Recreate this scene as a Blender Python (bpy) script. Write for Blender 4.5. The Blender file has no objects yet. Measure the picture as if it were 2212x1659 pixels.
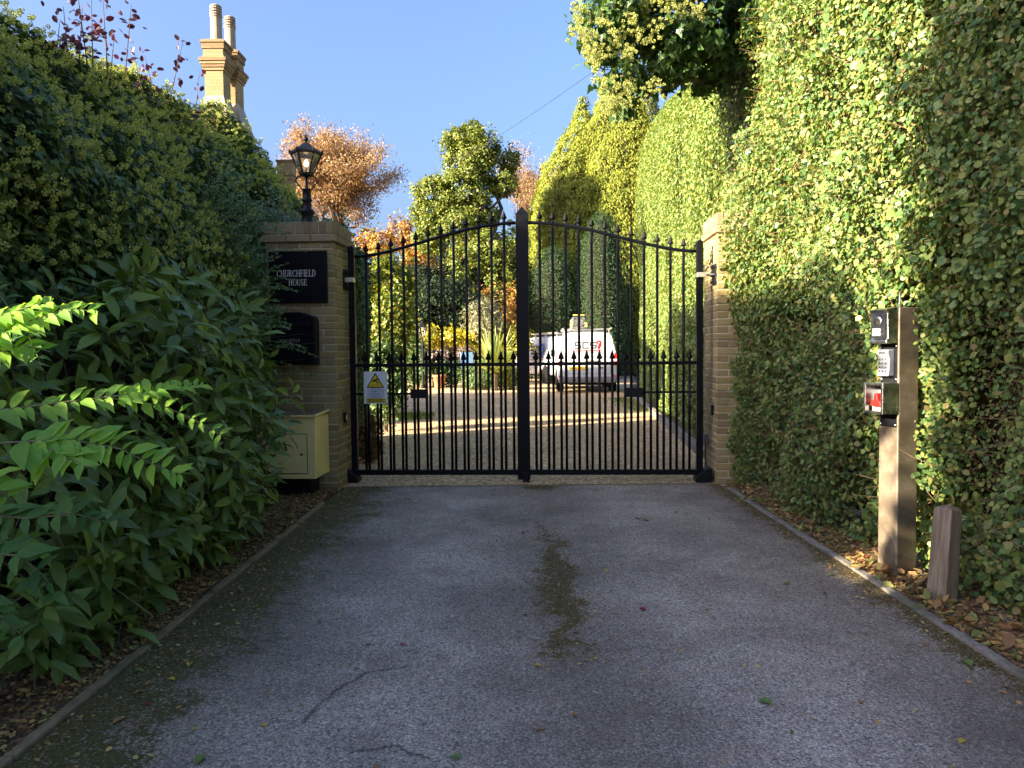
import bpy, math, random
import numpy as np
from mathutils import Vector, Matrix, Euler

R = math.radians
rnd = random.Random(7)
rng = np.random.default_rng(11)
scene = bpy.context.scene
C = scene.collection

# ------------------------------------------------------------------ camera, sky, sun, exposure
CAM_H = 1.42
F = 1670.0                       # focal length in the 2212-pixel-wide view the measurements were taken in
cam_data = bpy.data.cameras.new("camera")
cam = bpy.data.objects.new("camera", cam_data)
C.objects.link(cam)
cam_data.sensor_width = 36.0
cam_data.lens = 36.0 * F / 2212.0
cam_data.clip_start = 0.05
cam_data.clip_end = 2000.0
CAM_M = Matrix.Translation((0, 0, CAM_H)) @ Matrix.Rotation(R(90 - 2.55), 4, 'X') @ Matrix.Rotation(R(-0.55), 4, 'Z')
cam.matrix_world = CAM_M
scene.camera = cam

SUN_EL = R(17.0)
SUN_H = Vector((-0.898, -0.44, 0)).normalized()          # horizontal direction towards the sun
SUN_V = Vector((SUN_H.x * math.cos(SUN_EL), SUN_H.y * math.cos(SUN_EL), math.sin(SUN_EL)))
world = bpy.data.worlds.new("World")
scene.world = world
world.use_nodes = True
wn = world.node_tree
bg = wn.nodes["Background"]
sky = wn.nodes.new("ShaderNodeTexSky")
sky.sky_type = 'NISHITA'
sky.sun_disc = False
sky.sun_elevation = SUN_EL
sky.sun_rotation = math.atan2(SUN_H.x, SUN_H.y)
sky.altitude = 50
sky.air_density = 1.0
sky.dust_density = 7.0
sky.ozone_density = 5.0
tint = wn.nodes.new("ShaderNodeMix"); tint.data_type = 'RGBA'; tint.blend_type = 'MULTIPLY'
tint.inputs[0].default_value = 1.0; tint.inputs[7].default_value = (1.06, 0.96, 1.0, 1)      # autumn blue, a little towards violet
wn.links.new(sky.outputs[0], tint.inputs[6]); wn.links.new(tint.outputs[2], bg.inputs[0])
bg.inputs[1].default_value = 0.077

sun_data = bpy.data.lights.new("sun", 'SUN')
sun_data.energy = 4.1
sun_data.angle = R(0.6)
sun_data.color = (1.0, 0.86, 0.64)
sun = bpy.data.objects.new("sun", sun_data)
C.objects.link(sun)
sun.location = (-20, -10, 20)
sun.rotation_euler = (-SUN_V).to_track_quat('-Z', 'Y').to_euler()

scene.view_settings.view_transform = 'Standard'
scene.view_settings.look = 'None'
scene.view_settings.gamma = 1.0
scene.view_settings.use_curve_mapping = False
scene.view_settings.exposure = 2.8
scene.render.engine = 'CYCLES'
scene.cycles.max_bounces = 6
scene.cycles.diffuse_bounces = 4
scene.cycles.glossy_bounces = 2
scene.cycles.transmission_bounces = 4
scene.cycles.transparent_max_bounces = 6
scene.cycles.use_denoising = True
scene.cycles.sample_clamp_indirect = 4.0
scene.cycles.caustics_reflective = False
scene.cycles.caustics_refractive = False

# ------------------------------------------------------------------ measuring helpers
CAM_R = CAM_M.to_3x3()
def ray(u, v):
    return CAM_R @ Vector(((u - 1106) / F, -(v - 829.5) / F, -1.0))
def A(u, v, Y):
    d = ray(u, v); t = Y / d.y
    return Vector((d.x * t, Y, CAM_H + d.z * t))
def G(u, v, z=0.0):
    d = ray(u, v); t = (z - CAM_H) / d.z
    return Vector((d.x * t, d.y * t, z))

# ------------------------------------------------------------------ object helpers
def tag(o, label=None, cat=None, group=None, kind=None):
    if label: o['label'] = label
    if cat: o['category'] = cat
    if group: o['group'] = group
    if kind: o['kind'] = kind
    return o
def thing(name, label, cat, loc=(0, 0, 0), rz=0.0, group=None):
    o = bpy.data.objects.new(name, None)
    o.empty_display_size = 0.2
    C.objects.link(o)
    o.location = loc
    o.rotation_euler = (0, 0, rz)
    return tag(o, label, cat, group)
def children(o):
    return [c for c in C.objects if c.parent == o]
def copy_tree(o, parent=None):
    kids = children(o)
    c = o.copy(); C.objects.link(c); c.parent = parent
    for k in kids: copy_tree(k, c)
    return c
def root_loc(o):
    while o.parent is not None: o = o.parent
    return np.array(o.location)

def link_mesh(name, me, mat, parent=None, smooth=False):
    if mat is not None:
        for m in (mat if isinstance(mat, (list, tuple)) else [mat]): me.materials.append(m)
    if smooth:
        me.polygons.foreach_set('use_smooth', np.ones(len(me.polygons), dtype=bool))
    o = bpy.data.objects.new(name, me)
    C.objects.link(o)
    o.parent = parent
    return o

def np_mesh(name, verts, faces):
    """verts (N,3), faces (M,k) all of one size."""
    me = bpy.data.meshes.new(name)
    verts = np.ascontiguousarray(verts, dtype=np.float32); faces = np.ascontiguousarray(faces, dtype=np.int32)
    n, k = faces.shape
    me.vertices.add(len(verts)); me.vertices.foreach_set('co', verts.ravel())
    me.loops.add(n * k); me.loops.foreach_set('vertex_index', faces.ravel())
    me.polygons.add(n)
    me.polygons.foreach_set('loop_start', np.arange(0, n * k, k, dtype=np.int32))
    me.update(calc_edges=True)
    return me

class MB:
    """Collects shapes; build() links them as one mesh object."""
    def __init__(self): self.v = []; self.f = []; self.m = []
    def add(self, vs, fs, mi=0):
        b = len(self.v)
        self.v += [tuple(p) for p in vs]
        self.f += [tuple(i + b for i in f) for f in fs]
        self.m += [mi] * len(fs)
        return self
    def box(self, c, s, M=None, mi=0):
        x, y, z = s[0] / 2, s[1] / 2, s[2] / 2
        vs = [Vector((sx * x, sy * y, sz * z)) for sx in (-1, 1) for sy in (-1, 1) for sz in (-1, 1)]
        if M is not None: vs = [M @ p for p in vs]
        vs = [p + Vector(c) for p in vs]
        return self.add(vs, [(0, 1, 3, 2), (4, 6, 7, 5), (0, 4, 5, 1), (2, 3, 7, 6), (0, 2, 6, 4), (1, 5, 7, 3)], mi)
    def span(self, a, b, mi=0):
        a = Vector(a); b = Vector(b)
        return self.box((a + b) / 2, [abs(q) for q in (b - a)], None, mi)
    def tube(self, pts, rad, n=8, caps=True, mi=0):
        pts = [Vector(p) for p in pts]
        if not hasattr(rad, '__len__'): rad = [rad] * len(pts)
        vs = []; fs = []
        up = None
        for i, p in enumerate(pts):
            d = (pts[min(i + 1, len(pts) - 1)] - pts[max(i - 1, 0)])
            d = d.normalized() if d.length > 1e-9 else Vector((0, 0, 1))
            if up is None:
                up = Vector((1, 0, 0)) if abs(d.x) < 0.8 else Vector((0, 1, 0))
            a = (up - d * up.dot(d)).normalized(); bb = d.cross(a); up = a
            for k in range(n):
                t = 2 * math.pi * k / n
                vs.append(p + (a * math.cos(t) + bb * math.sin(t)) * rad[i])
        for i in range(len(pts) - 1):
            for k in range(n):
                k2 = (k + 1) % n
                fs.append((i * n + k, i * n + k2, (i + 1) * n + k2, (i + 1) * n + k))
        if caps:
            fs.append(tuple(range(n - 1, -1, -1))); fs.append(tuple((len(pts) - 1) * n + k for k in range(n)))
        return self.add(vs, fs, mi)
    def lathe(self, prof, c=(0, 0, 0), n=16, rot=0.0, mi=0, M=None):
        vs = []; fs = []
        for r, z in prof:
            for k in range(n):
                t = 2 * math.pi * k / n + rot
                p = Vector((r * math.cos(t), r * math.sin(t), z))
                if M is not None: p = M @ p
                vs.append(p + Vector(c))
        for i in range(len(prof) - 1):
            for k in range(n):
                k2 = (k + 1) % n
                fs.append((i * n + k, i * n + k2, (i + 1) * n + k2, (i + 1) * n + k))
        fs.append(tuple(range(n - 1, -1, -1))); fs.append(tuple((len(prof) - 1) * n + k for k in range(n)))
        return self.add(vs, fs, mi)
    def prism(self, poly, fn0, fn1, mi=0):
        """poly of 2D points; fn0/fn1 map (a,b) to the two 3D end faces."""
        n = len(poly)
        vs = [fn0(*p) for p in poly] + [fn1(*p) for p in poly]
        fs = [tuple(range(n)), tuple(range(2 * n - 1, n - 1, -1))]
        for k in range(n):
            k2 = (k + 1) % n
            fs.append((k, n + k, n + k2, k2))
        return self.add(vs, fs, mi)
    def build(self, name, mat, parent=None, smooth=False, bevel=0.0, world=False, auto=False, seg=2):
        v = self.v
        if world and parent is not None:
            l = Vector(root_loc(parent)); v = [Vector(p) - l for p in v]
        me = bpy.data.meshes.new(name)
        me.from_pydata([tuple(p) for p in v], [], self.f)
        if isinstance(mat, (list, tuple)): me.polygons.foreach_set('material_index', self.m)
        me.update()
        import bmesh
        bm = bmesh.new(); bm.from_mesh(me); bmesh.ops.recalc_face_normals(bm, faces=bm.faces); bm.to_mesh(me); bm.free()
        o = link_mesh(name, me, mat, parent, smooth)
        if bevel:
            b = o.modifiers.new('bevel', 'BEVEL'); b.width = bevel; b.segments = seg; b.limit_method = 'ANGLE'; b.angle_limit = R(35)
        return o

def text_mesh(body, height, extrude=0.0008, align='LEFT', spacing=1.0, width=None):
    """Mesh of a line of sans lettering in the XY plane, cap height = height, optionally stretched to width."""
    cu = bpy.data.curves.new('lettering', 'FONT')
    cu.body = body; cu.size = height / 0.7; cu.extrude = extrude; cu.align_x = align; cu.space_character = spacing; cu.resolution_u = 3
    ob = bpy.data.objects.new('lettering_tmp', cu)
    C.objects.link(ob)
    bpy.context.view_layer.update()
    me = bpy.data.meshes.new_from_object(ob.evaluated_get(bpy.context.evaluated_depsgraph_get()))
    bpy.data.objects.remove(ob); bpy.data.curves.remove(cu)
    if width:
        xs = [v.co.x for v in me.vertices]; w = max(xs) - min(xs); x0 = min(xs)
        mid = 0 if align == 'LEFT' else (max(xs) + min(xs)) / 2
        for v in me.vertices: v.co.x = (v.co.x - (x0 if align == 'LEFT' else mid)) * width / w
    return me
def text_obj(name, body, height, M, mat, parent, **kw):
    me = text_mesh(body, height, **kw)
    me.transform(M)
    return link_mesh(name, me, mat, parent)

# serif capitals, drawn as strokes on a 0..1 cap height
def _arc(cx, cy, rx, ry, a0, a1, wv, wh, n=10):
    out = []
    for i in range(n):
        t0 = R(a0 + (a1 - a0) * i / n); t1 = R(a0 + (a1 - a0) * (i + 1) / n)
        q = []
        for t, o in ((t0, 1), (t1, 1), (t1, 0), (t0, 0)):
            rx_ = rx if o else rx - wv; ry_ = ry if o else ry - wh
            q.append((cx + rx_ * math.cos(t), cy + ry_ * math.sin(t)))
        out.append(q)
    return out
def _r(x0, y0, x1, y1): return [[(x0, y0), (x1, y0), (x1, y1), (x0, y1)]]
T_, S_ = 0.13, 0.05
def _stem(x): return _r(x, 0, x + T_, 1) + _r(x - .07, 0, x, S_) + _r(x + T_, 0, x + T_ + .07, S_) + _r(x - .07, 1 - S_, x, 1) + _r(x + T_, 1 - S_, x + T_ + .07, 1)
GLYPH = {
    'C': (_arc(.42, .5, .42, .5, 45, 315, .13, .05) + _r(.68, .66, .73, .95) + _r(.68, .05, .73, .3), .78),
    'H': (_stem(.07) + _stem(.6) + _r(.2, .48, .6, .54), .85),
    'U': (_r(.07, .3, .2, 1) + _r(0, .95, .07, 1) + _r(.2, .95, .27, 1) + _r(.62, .3, .68, 1) + _r(.55, .95, .62, 1) + _r(.68, .95, .75, 1) + _arc(.375, .3, .305, .3, 180, 360, .1, .07), .78),
    'R': (_stem(.07) + _arc(.3, .74, .3, .26, -90, 90, .13, .05) + _r(.2, .48, .3, .53) + _r(.2, .95, .3, 1) + [[(.3, .48), (.44, .48), (.72, 0), (.56, 0)]] + _r(.72, 0, .78, S_), .78),
    'F': (_stem(.07) + _r(.2, .95, .6, 1) + _r(.55, .75, .6, .95) + _r(.2, .49, .48, .54) + _r(.44, .4, .48, .62), .66),
    'I': (_stem(.07), .3),
    'E': (_stem(.07) + _r(.2, .95, .62, 1) + _r(.57, .75, .62, .95) + _r(.2, .49, .48, .54) + _r(.44, .4, .48, .62) + _r(.2, 0, .65, .05) + _r(.6, .05, .65, .26), .72),
    'L': (_stem(.07) + _r(.2, 0, .6, .05) + _r(.55, .05, .6, .28), .66),
    'D': (_stem(.07) + _arc(.28, .5, .46, .5, -90, 90, .13, .05), .8),
    'O': (_arc(.42, .5, .42, .5, 0, 360, .13, .05, 20), .86),
    'S': (_arc(.3, .73, .28, .27, 20, 270, .1, .06) + _arc(.3, .26, .28, .28, -160, 90, .1, .06), .62),
}
def serif_line(mb, body, height, width, place):
    """centred line; place(x, y, front) -> 3D point."""
    tot = sum(GLYPH[c][1] for c in body) + 0.06 * (len(body) - 1)
    sx = width / tot; x = -width / 2
    for c in body:
        quads, adv = GLYPH[c]
        for q in quads:
            mb.prism(q, lambda a, b: place(x + a * sx, b * height, 0), lambda a, b: place(x + a * sx, b * height, 1))
        x += (adv + 0.06) * sx

# ------------------------------------------------------------------ numpy noise
def vnoise(P, scale, seed=0):
    """Smooth value noise, -1..1, on points (N,3)."""
    q = np.asarray(P, dtype=np.float64) * scale
    i = np.floor(q).astype(np.int64); f = q - i; f = f * f * (3 - 2 * f)
    def h(a, b, c):
        n = (a * 374761393 + b * 668265263 + c * 2147483647 + seed * 974634777) & 0xffffffff
        n = ((n ^ (n >> 13)) * 1274126177) & 0xffffffff
        return ((n ^ (n >> 16)) & 0xffff) / 32767.5 - 1
    r = 0
    for dx in (0, 1):
        for dy in (0, 1):
            for dz in (0, 1):
                w = (f[:, 0] if dx else 1 - f[:, 0]) * (f[:, 1] if dy else 1 - f[:, 1]) * (f[:, 2] if dz else 1 - f[:, 2])
                r = r + w * h(i[:, 0] + dx, i[:, 1] + dy, i[:, 2] + dz)
    return r
def unit(a):
    return a / np.maximum(np.linalg.norm(a, axis=-1, keepdims=True), 1e-9)
def rand_dirs(n):
    return unit(rng.normal(size=(n, 3)))

# leaf outlines: verts (length 1 along +x, normal +z) and quads
LEAF = {
    'oval': (np.array([(0, 0, 0), (.3, .30, .07), (.72, .26, .05), (1, 0, -.04), (.72, -.26, .05), (.3, -.30, .07)]), np.array([(0, 5, 4, 3), (0, 3, 2, 1)])),
    'round': (np.array([(0, 0, 0), (.2, .36, .06), (.72, .36, .05), (1, 0, 0), (.72, -.36, .05), (.2, -.36, .06)]), np.array([(0, 5, 4, 3), (0, 3, 2, 1)])),
    'lance': (np.array([(0, 0, 0), (.3, .15, .05), (.68, .15, .02), (1, 0, -.16), (.68, -.15, .02), (.3, -.15, .05), (.3, 0, 0), (.68, 0, -.04)]), np.array([(0, 6, 1, 1), (6, 7, 2, 1), (7, 3, 2, 2), (0, 5, 6, 6), (6, 5, 4, 7), (7, 4, 3, 3)])),
    'spear': (np.array([(0, 0, 0), (.38, .13, .03), (1, 0, -.05), (.38, -.13, .03)]), np.array([(0, 3, 2, 1)])),
    'needle': (np.array([(0, 0, 0), (.4, .09, .0), (1, 0, -.1), (.4, -.09, .0)]), np.array([(0, 3, 2, 1)])),
    'ivy': (np.array([(0, 0, 0), (-.08, .30, .02), (.22, .42, .0), (.42, .24, .03), (1, 0, -.1), (.42, -.24, .03), (.22, -.42, 0), (-.08, -.30, .02)]), np.array([(0, 3, 2, 1), (0, 5, 4, 3), (0, 7, 6, 5)])),
}
def leaf_verts(pos, nrm, dr, size, shape, wscale=None):
    T, Q = LEAF[shape]
    z = unit(nrm); x = dr - z * np.sum(dr * z, axis=1, keepdims=True)
    bad = np.linalg.norm(x, axis=1) < 1e-3
    x[bad] = np.cross(z[bad], [.3, .9, .1]); x = unit(x); y = np.cross(z, x)
    size = np.broadcast_to(size, (len(pos),))
    w = size if wscale is None else size * wscale
    V = pos[:, None, :] + x[:, None, :] * (T[None, :, 0, None] * size[:, None, None]) + y[:, None, :] * (T[None, :, 1, None] * w[:, None, None]) + z[:, None, :] * (T[None, :, 2, None] * size[:, None, None])
    k = len(T)
    Fc = Q[None] + (np.arange(len(pos)) * k)[:, None, None]
    return V.reshape(-1, 3), Fc.reshape(-1, 4)
def clean_faces(me):
    return me
def leaves(name, pos, nrm, dr, size, shape, mat, parent=None, smooth=False, wscale=None):
    v, f = leaf_verts(np.asarray(pos, float), np.asarray(nrm, float), np.asarray(dr, float), size, shape, wscale)
    if parent is not None: v = v - root_loc(parent)
    if shape == 'lance':
        me = tri_quads(name, v, f)
    else:
        me = np_mesh(name, v, f)
    return link_mesh(name, me, mat, parent, smooth)
def tri_quads(name, v, f):
    t1 = f[:, [0, 1, 2]]; t2 = f[:, [0, 2, 3]]
    t = np.vstack([t1, t2[(t2[:, 1] != t2[:, 2])]])
    return np_mesh(name, v, t)
def twigs(name, starts, dirs, lens, rad, mat, parent, bend=0.25, segs=3):
    """many thin three-sided twigs as one mesh"""
    n = len(starts); V = []; 
    p = np.asarray(starts, float); d = unit(np.asarray(dirs, float)); lens = np.broadcast_to(lens, (n,))
    ref = np.where(np.abs(d[:, [2]]) < .9, [[0, 0, 1.]], [[1., 0, 0]])
    a = unit(np.cross(d, ref)); b = np.cross(d, a)
    rings = []
    cur = p.copy(); dd = d.copy()
    rad = np.broadcast_to(rad, (n,))
    for s in range(segs + 1):
        rr = rad * (1 - .75 * s / segs)
        for k in range(3):
            t = 2 * math.pi * k / 3
            rings.append(cur + (a * math.cos(t) + b * math.sin(t)) * rr[:, None])
        cur = cur + dd * (lens / segs)[:, None]
        dd = unit(dd + rng.normal(size=(n, 3)) * bend)
    V = np.stack(rings, axis=1)        # n, 3*(segs+1), 3
    fs = []
    for s in range(segs):
        for k in range(3):
            k2 = (k + 1) % 3
            fs.append((s * 3 + k, s * 3 + k2, s * 3 + 3 + k2, s * 3 + 3 + k))
    fs = np.array(fs)
    Fc = (fs[None] + (np.arange(n) * 3 * (segs + 1))[:, None, None]).reshape(-1, 4)
    V = V.reshape(-1, 3)
    if parent is not None: V = V - root_loc(parent)
    return link_mesh(name, np_mesh(name, V, Fc), mat, parent)
# ------------------------------------------------------------------ materials
class NT:
    def __init__(self, name):
        self.mat = bpy.data.materials.new(name); self.mat.use_nodes = True
        self.t = self.mat.node_tree; self.b = self.t.nodes['Principled BSDF']
        self.out = self.t.nodes['Material Output']
    def n(self, typ, **kw):
        nd = self.t.nodes.new('ShaderNode' + typ)
        for k, v in kw.items():
            if k in nd.inputs.keys(): nd.inputs[k].default_value = v
            else: setattr(nd, k, v)
        return nd
    def l(self, a, b): self.t.links.new(a, b)
    def pos(self, obj=False):
        if obj: return self.n('TexCoord').outputs['Object']
        return self.n('NewGeometry').outputs['Position']
    def noise(self, vec, scale, detail=4.0, rough=0.6):
        nd = self.n('TexNoise'); nd.inputs['Scale'].default_value = scale; nd.inputs['Detail'].default_value = detail; nd.inputs['Roughness'].default_value = rough
        self.l(vec, nd.inputs['Vector']); return nd.outputs['Fac']
    def vor(self, vec, scale, out='Color', feature='F1'):
        nd = self.n('TexVoronoi'); nd.feature = feature; nd.inputs['Scale'].default_value = scale
        self.l(vec, nd.inputs['Vector']); return nd.outputs[out]
    def ramp(self, fac, stops, interp='LINEAR'):
        nd = self.n('ValToRGB'); cr = nd.color_ramp; cr.interpolation = interp
        while len(cr.elements) < len(stops): cr.elements.new(0.5)
        for e, (p, c) in zip(cr.elements, stops):
            e.position = p; e.color = (c[0], c[1], c[2], 1) if hasattr(c, '__len__') else (c, c, c, 1)
        self.l(fac, nd.inputs['Fac']); return nd.outputs['Color']
    def mix(self, fac, a, b, mode='MIX'):
        nd = self.n('Mix'); nd.data_type = 'RGBA'; nd.blend_type = mode
        for s, q in ((nd.inputs[0], fac), (nd.inputs[6], a), (nd.inputs[7], b)):
            if hasattr(q, 'links'): self.l(q, s)
            elif hasattr(q, '__len__'): s.default_value = (q[0], q[1], q[2], 1)
            else: s.default_value = q
        return nd.outputs[2]
    def math(self, op, a, b=0.0, clamp=False):
        nd = self.n('Math'); nd.operation = op; nd.use_clamp = clamp
        for s, q in ((nd.inputs[0], a), (nd.inputs[1], b)):
            if hasattr(q, 'links'): self.l(q, s)
            else: s.default_value = q
        return nd.outputs[0]
    def sep(self, vec):
        nd = self.n('SeparateXYZ'); self.l(vec, nd.inputs[0]); return nd.outputs
    def bump(self, h, strength=0.5, dist=0.01):
        nd = self.n('Bump'); nd.inputs['Strength'].default_value = strength; nd.inputs['Distance'].default_value = dist
        self.l(h, nd.inputs['Height']); self.l(nd.outputs[0], self.b.inputs['Normal']); return nd
    def col(self, c):
        s = self.b.inputs['Base Color']
        if hasattr(c, 'links'): self.l(c, s)
        else: s.default_value = (c[0], c[1], c[2], 1)
    def rough(self, c):
        s = self.b.inputs['Roughness']
        if hasattr(c, 'links'): self.l(c, s)
        else: s.default_value = c

def plain(name, c, rough=0.5, metal=0.0, spec=0.5, var=0.12, scale=25.0, bump=0.0):
    m = NT(name); p = m.pos(True)
    nz = m.noise(p, scale)
    a = [x * (1 - var) for x in c]; b = [min(1, x * (1 + var)) for x in c]
    m.col(m.ramp(nz, [(.3, a), (.7, b)]))
    m.rough(m.math('ADD', m.math('MULTIPLY', nz, 0.25), rough - 0.12, True))
    m.b.inputs['Metallic'].default_value = metal
    m.b.inputs['Specular IOR Level'].default_value = spec
    if bump: m.bump(m.noise(p, scale * 8), bump, 0.003)
    return m.mat

def leaf_mat(name, cols, trans=0.3, tcol=(1.25, 1.2, 0.5), rough=0.45, spec=0.4, blotch=None):
    """cols: colours spread over the leaves, one per island."""
    m = NT(name)
    g = m.n('NewGeometry')
    st = [(i / max(1, len(cols) - 1), c) for i, c in enumerate(cols)]
    c = m.ramp(g.outputs['Random Per Island'], st)
    if blotch:
        vs = m.vor(g.outputs['Position'], blotch[0], 'Distance')
        k = m.math('LESS_THAN', vs, blotch[1])
        k = m.math('MULTIPLY', k, blotch[3])
        c = m.mix(k, c, blotch[2])
    m.col(c); m.rough(rough)
    m.b.inputs['Specular IOR Level'].default_value = spec
    tr = m.n('BsdfTranslucent')
    m.l(m.mix(1.0, c, tcol, 'MULTIPLY'), tr.inputs['Color'])
    ms = m.n('MixShader'); ms.inputs[0].default_value = trans
    m.l(m.b.outputs[0], ms.inputs[1]); m.l(tr.outputs[0], ms.inputs[2]); m.l(ms.outputs[0], m.out.inputs['Surface'])
    return m.mat

# asphalt: aggregate, worn wheel tracks, moss with a shape of its own
def asphalt_mat():
    m = NT('asphalt'); p = m.pos(); x, y, z = m.sep(p)
    stone = m.vor(p, 112.0); sv = m.n('RGBToBW'); m.l(stone, sv.inputs[0]); sv = sv.outputs[0]
    base = m.ramp(sv, [(0.0, (.18, .152, .122)), (.35, (.295, .253, .205)), (.6, (.39, .337, .275)), (.85, (.52, .455, .38)), (1.0, (.72, .65, .555))])
    tint = m.noise(p, 7.0, 4)
    base = m.mix(m.math('MULTIPLY', m.ramp(tint, [(.5, 0.0), (.66, 1.0)]), .4), base, (.36, .24, .20))
    big = m.noise(p, 1.3, 6, .65)
    base = m.mix(1.0, base, m.ramp(big, [(.34, (.66, .65, .64)), (.62, (1.15, 1.15, 1.15))]), 'MULTIPLY')
    tr1 = m.math('ABSOLUTE', m.math('SUBTRACT', x, 1.12)); tr2 = m.math('ABSOLUTE', m.math('SUBTRACT', x, -.55))
    trk = m.math('SUBTRACT', 1.0, m.math('DIVIDE', m.math('ADD', m.math('MINIMUM', tr1, tr2), m.math('MULTIPLY', m.math('SUBTRACT', m.noise(p, 1.7, 4), .5), .7)), .75), True)
    base = m.mix(1.0, base, m.ramp(trk, [(0.0, (.74, .73, .71)), (.8, (1.16, 1.16, 1.17))]), 'MULTIPLY')
    gap = m.vor(p, 112.0, 'Distance')
    base = m.mix(m.ramp(gap, [(.52, 0.0), (.9, .85)]), base, (.09, .08, .07))
    nz = m.noise(p, 7.0, 6, .72); nz2 = m.noise(p, 38.0, 4, .7)
    wob = m.math('MULTIPLY', m.math('SUBTRACT', m.noise(p, 2.2, 3), .5), .9)
    dx = m.math('ABSOLUTE', m.math('SUBTRACT', m.math('ADD', x, m.math('MULTIPLY', wob, .6)), .27))
    k1 = m.math('SUBTRACT', 1.0, m.math('DIVIDE', dx, .33), True)
    fy = m.ramp(m.math('DIVIDE', y, 10.0), [(.30, 0.0), (.36, .8), (.5, 1.0), (.62, .6), (.70, .3), (.755, .35), (.79, 1.0)])
    k1 = m.math('MULTIPLY', k1, fy)
    k2 = m.math('SUBTRACT', 1.0, m.math('DIVIDE', m.math('ADD', m.math('ADD', x, 1.75), m.math('MULTIPLY', wob, .7)), 1.25), True)
    k3 = m.math('MULTIPLY', m.math('SUBTRACT', 1.0, m.math('DIVIDE', m.math('SUBTRACT', 2.17, m.math('ADD', x, m.math('MULTIPLY', wob, .25))), .45), True), .95)
    k = m.math('MAXIMUM', m.math('MAXIMUM', k1, k2), k3)
    thr = m.math('ADD', m.math('MULTIPLY', nz, .9), m.math('MULTIPLY', nz2, .8))
    mk = m.ramp(m.math('SUBTRACT', k, m.math('SUBTRACT', thr, .34)), [(.0, 0.0), (.25, 1.0)])
    mk = m.math('MULTIPLY', mk, m.ramp(m.math('SUBTRACT', sv, m.math('MULTIPLY', mk, .55)), [(.12, 1.0), (.42, .22)]))
    moss = m.ramp(m.noise(p, 70.0, 4), [(.3, (.04, .028, .010)), (.5, (.095, .068, .018)), (.75, (.17, .125, .04))])
    moss = m.mix(m.math('MULTIPLY', m.ramp(k2, [(.3, 0.0), (.7, 1.0)]), .5), moss, (.058, .072, .013))
    c = m.mix(mk, base, moss)
    # two cracks at their places, wandering a little
    wx = m.math('ADD', x, m.math('MULTIPLY', m.math('SUBTRACT', m.noise(p, 14.0, 4, .7), .5), .07))
    wy = m.math('ADD', y, m.math('MULTIPLY', m.math('SUBTRACT', m.noise(p, 11.0, 4, .7), .5), .09))
    best = None
    for (u0, v0, u1, v1) in ((713, 1500, 790, 1452), (790, 1452, 880, 1440), (655, 1560, 713, 1500), (760, 1622, 850, 1612), (850, 1612, 925, 1640)):
        a = G(u0, v0); b = G(u1, v1); ex, ey = b.x - a.x, b.y - a.y; L2 = ex * ex + ey * ey
        px = m.math('SUBTRACT', wx, a.x); py = m.math('SUBTRACT', wy, a.y)
        t = m.math('DIVIDE', m.math('ADD', m.math('MULTIPLY', px, ex), m.math('MULTIPLY', py, ey)), L2, True)
        qx = m.math('SUBTRACT', px, m.math('MULTIPLY', t, ex)); qy = m.math('SUBTRACT', py, m.math('MULTIPLY', t, ey))
        d = m.math('SQRT', m.math('ADD', m.math('MULTIPLY', qx, qx), m.math('MULTIPLY', qy, qy)))
        best = d if best is None else m.math('MINIMUM', best, d)
    ck = m.math('MULTIPLY', m.ramp(best, [(.002, 1.0), (.011, 0.0)]), .7)
    c = m.mix(ck, c, (.03, .026, .022))
    m.col(c); m.rough(0.85)
    m.b.inputs['Specular IOR Level'].default_value = .3
    h = m.math('ADD', m.math('MULTIPLY', gap, -1.0), m.math('MULTIPLY', nz2, .8))
    h = m.math('SUBTRACT', h, m.math('MULTIPLY', ck, 2.0))
    m.bump(h, .9, 0.006)
    return m.mat
def gravel_mat():
    m = NT('gravel'); p = m.pos(); x, y, z = m.sep(p)
    s = m.vor(p, 30.0); sv = m.n('RGBToBW'); m.l(s, sv.inputs[0])
    c = m.ramp(sv.outputs[0], [(0, (.20, .115, .05)), (.3, (.46, .295, .14)), (.6, (.68, .475, .25)), (.85, (.84, .64, .38)), (1, (.90, .76, .55))])
    d = m.vor(p, 30.0, 'Distance')
    c = m.mix(m.ramp(d, [(.6, 0.0), (1.0, .7)]), c, (.14, .10, .065))
    lit = m.noise(p, 14.0, 5, .7)
    c = m.mix(m.ramp(lit, [(.54, 0.0), (.66, .65)]), c, (.22, .12, .05))
    big = m.noise(p, .8, 4)
    c = m.mix(1.0, c, m.ramp(big, [(.3, (.75, .74, .72)), (.7, (1.1, 1.08, 1.05))]), 'MULTIPLY')
    m.col(c); m.rough(.9); m.bump(m.math('MULTIPLY', d, -1.0), 1.0, .012)
    return m.mat
def soil_mat():
    m = NT('soil'); p = m.pos()
    s = m.vor(p, 60.0); sv = m.n('RGBToBW'); m.l(s, sv.inputs[0])
    c = m.ramp(sv.outputs[0], [(0, (.045, .028, .014)), (.45, (.12, .072, .036)), (.75, (.21, .13, .062)), (1, (.36, .26, .14))])
    c = m.mix(m.ramp(m.noise(p, 5.0, 5), [(.4, 0.0), (.7, .7)]), c, (.03, .022, .014))
    m.col(c); m.rough(.95); m.bump(m.vor(p, 60.0, 'Distance'), 1.0, .015)
    return m.mat
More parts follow.
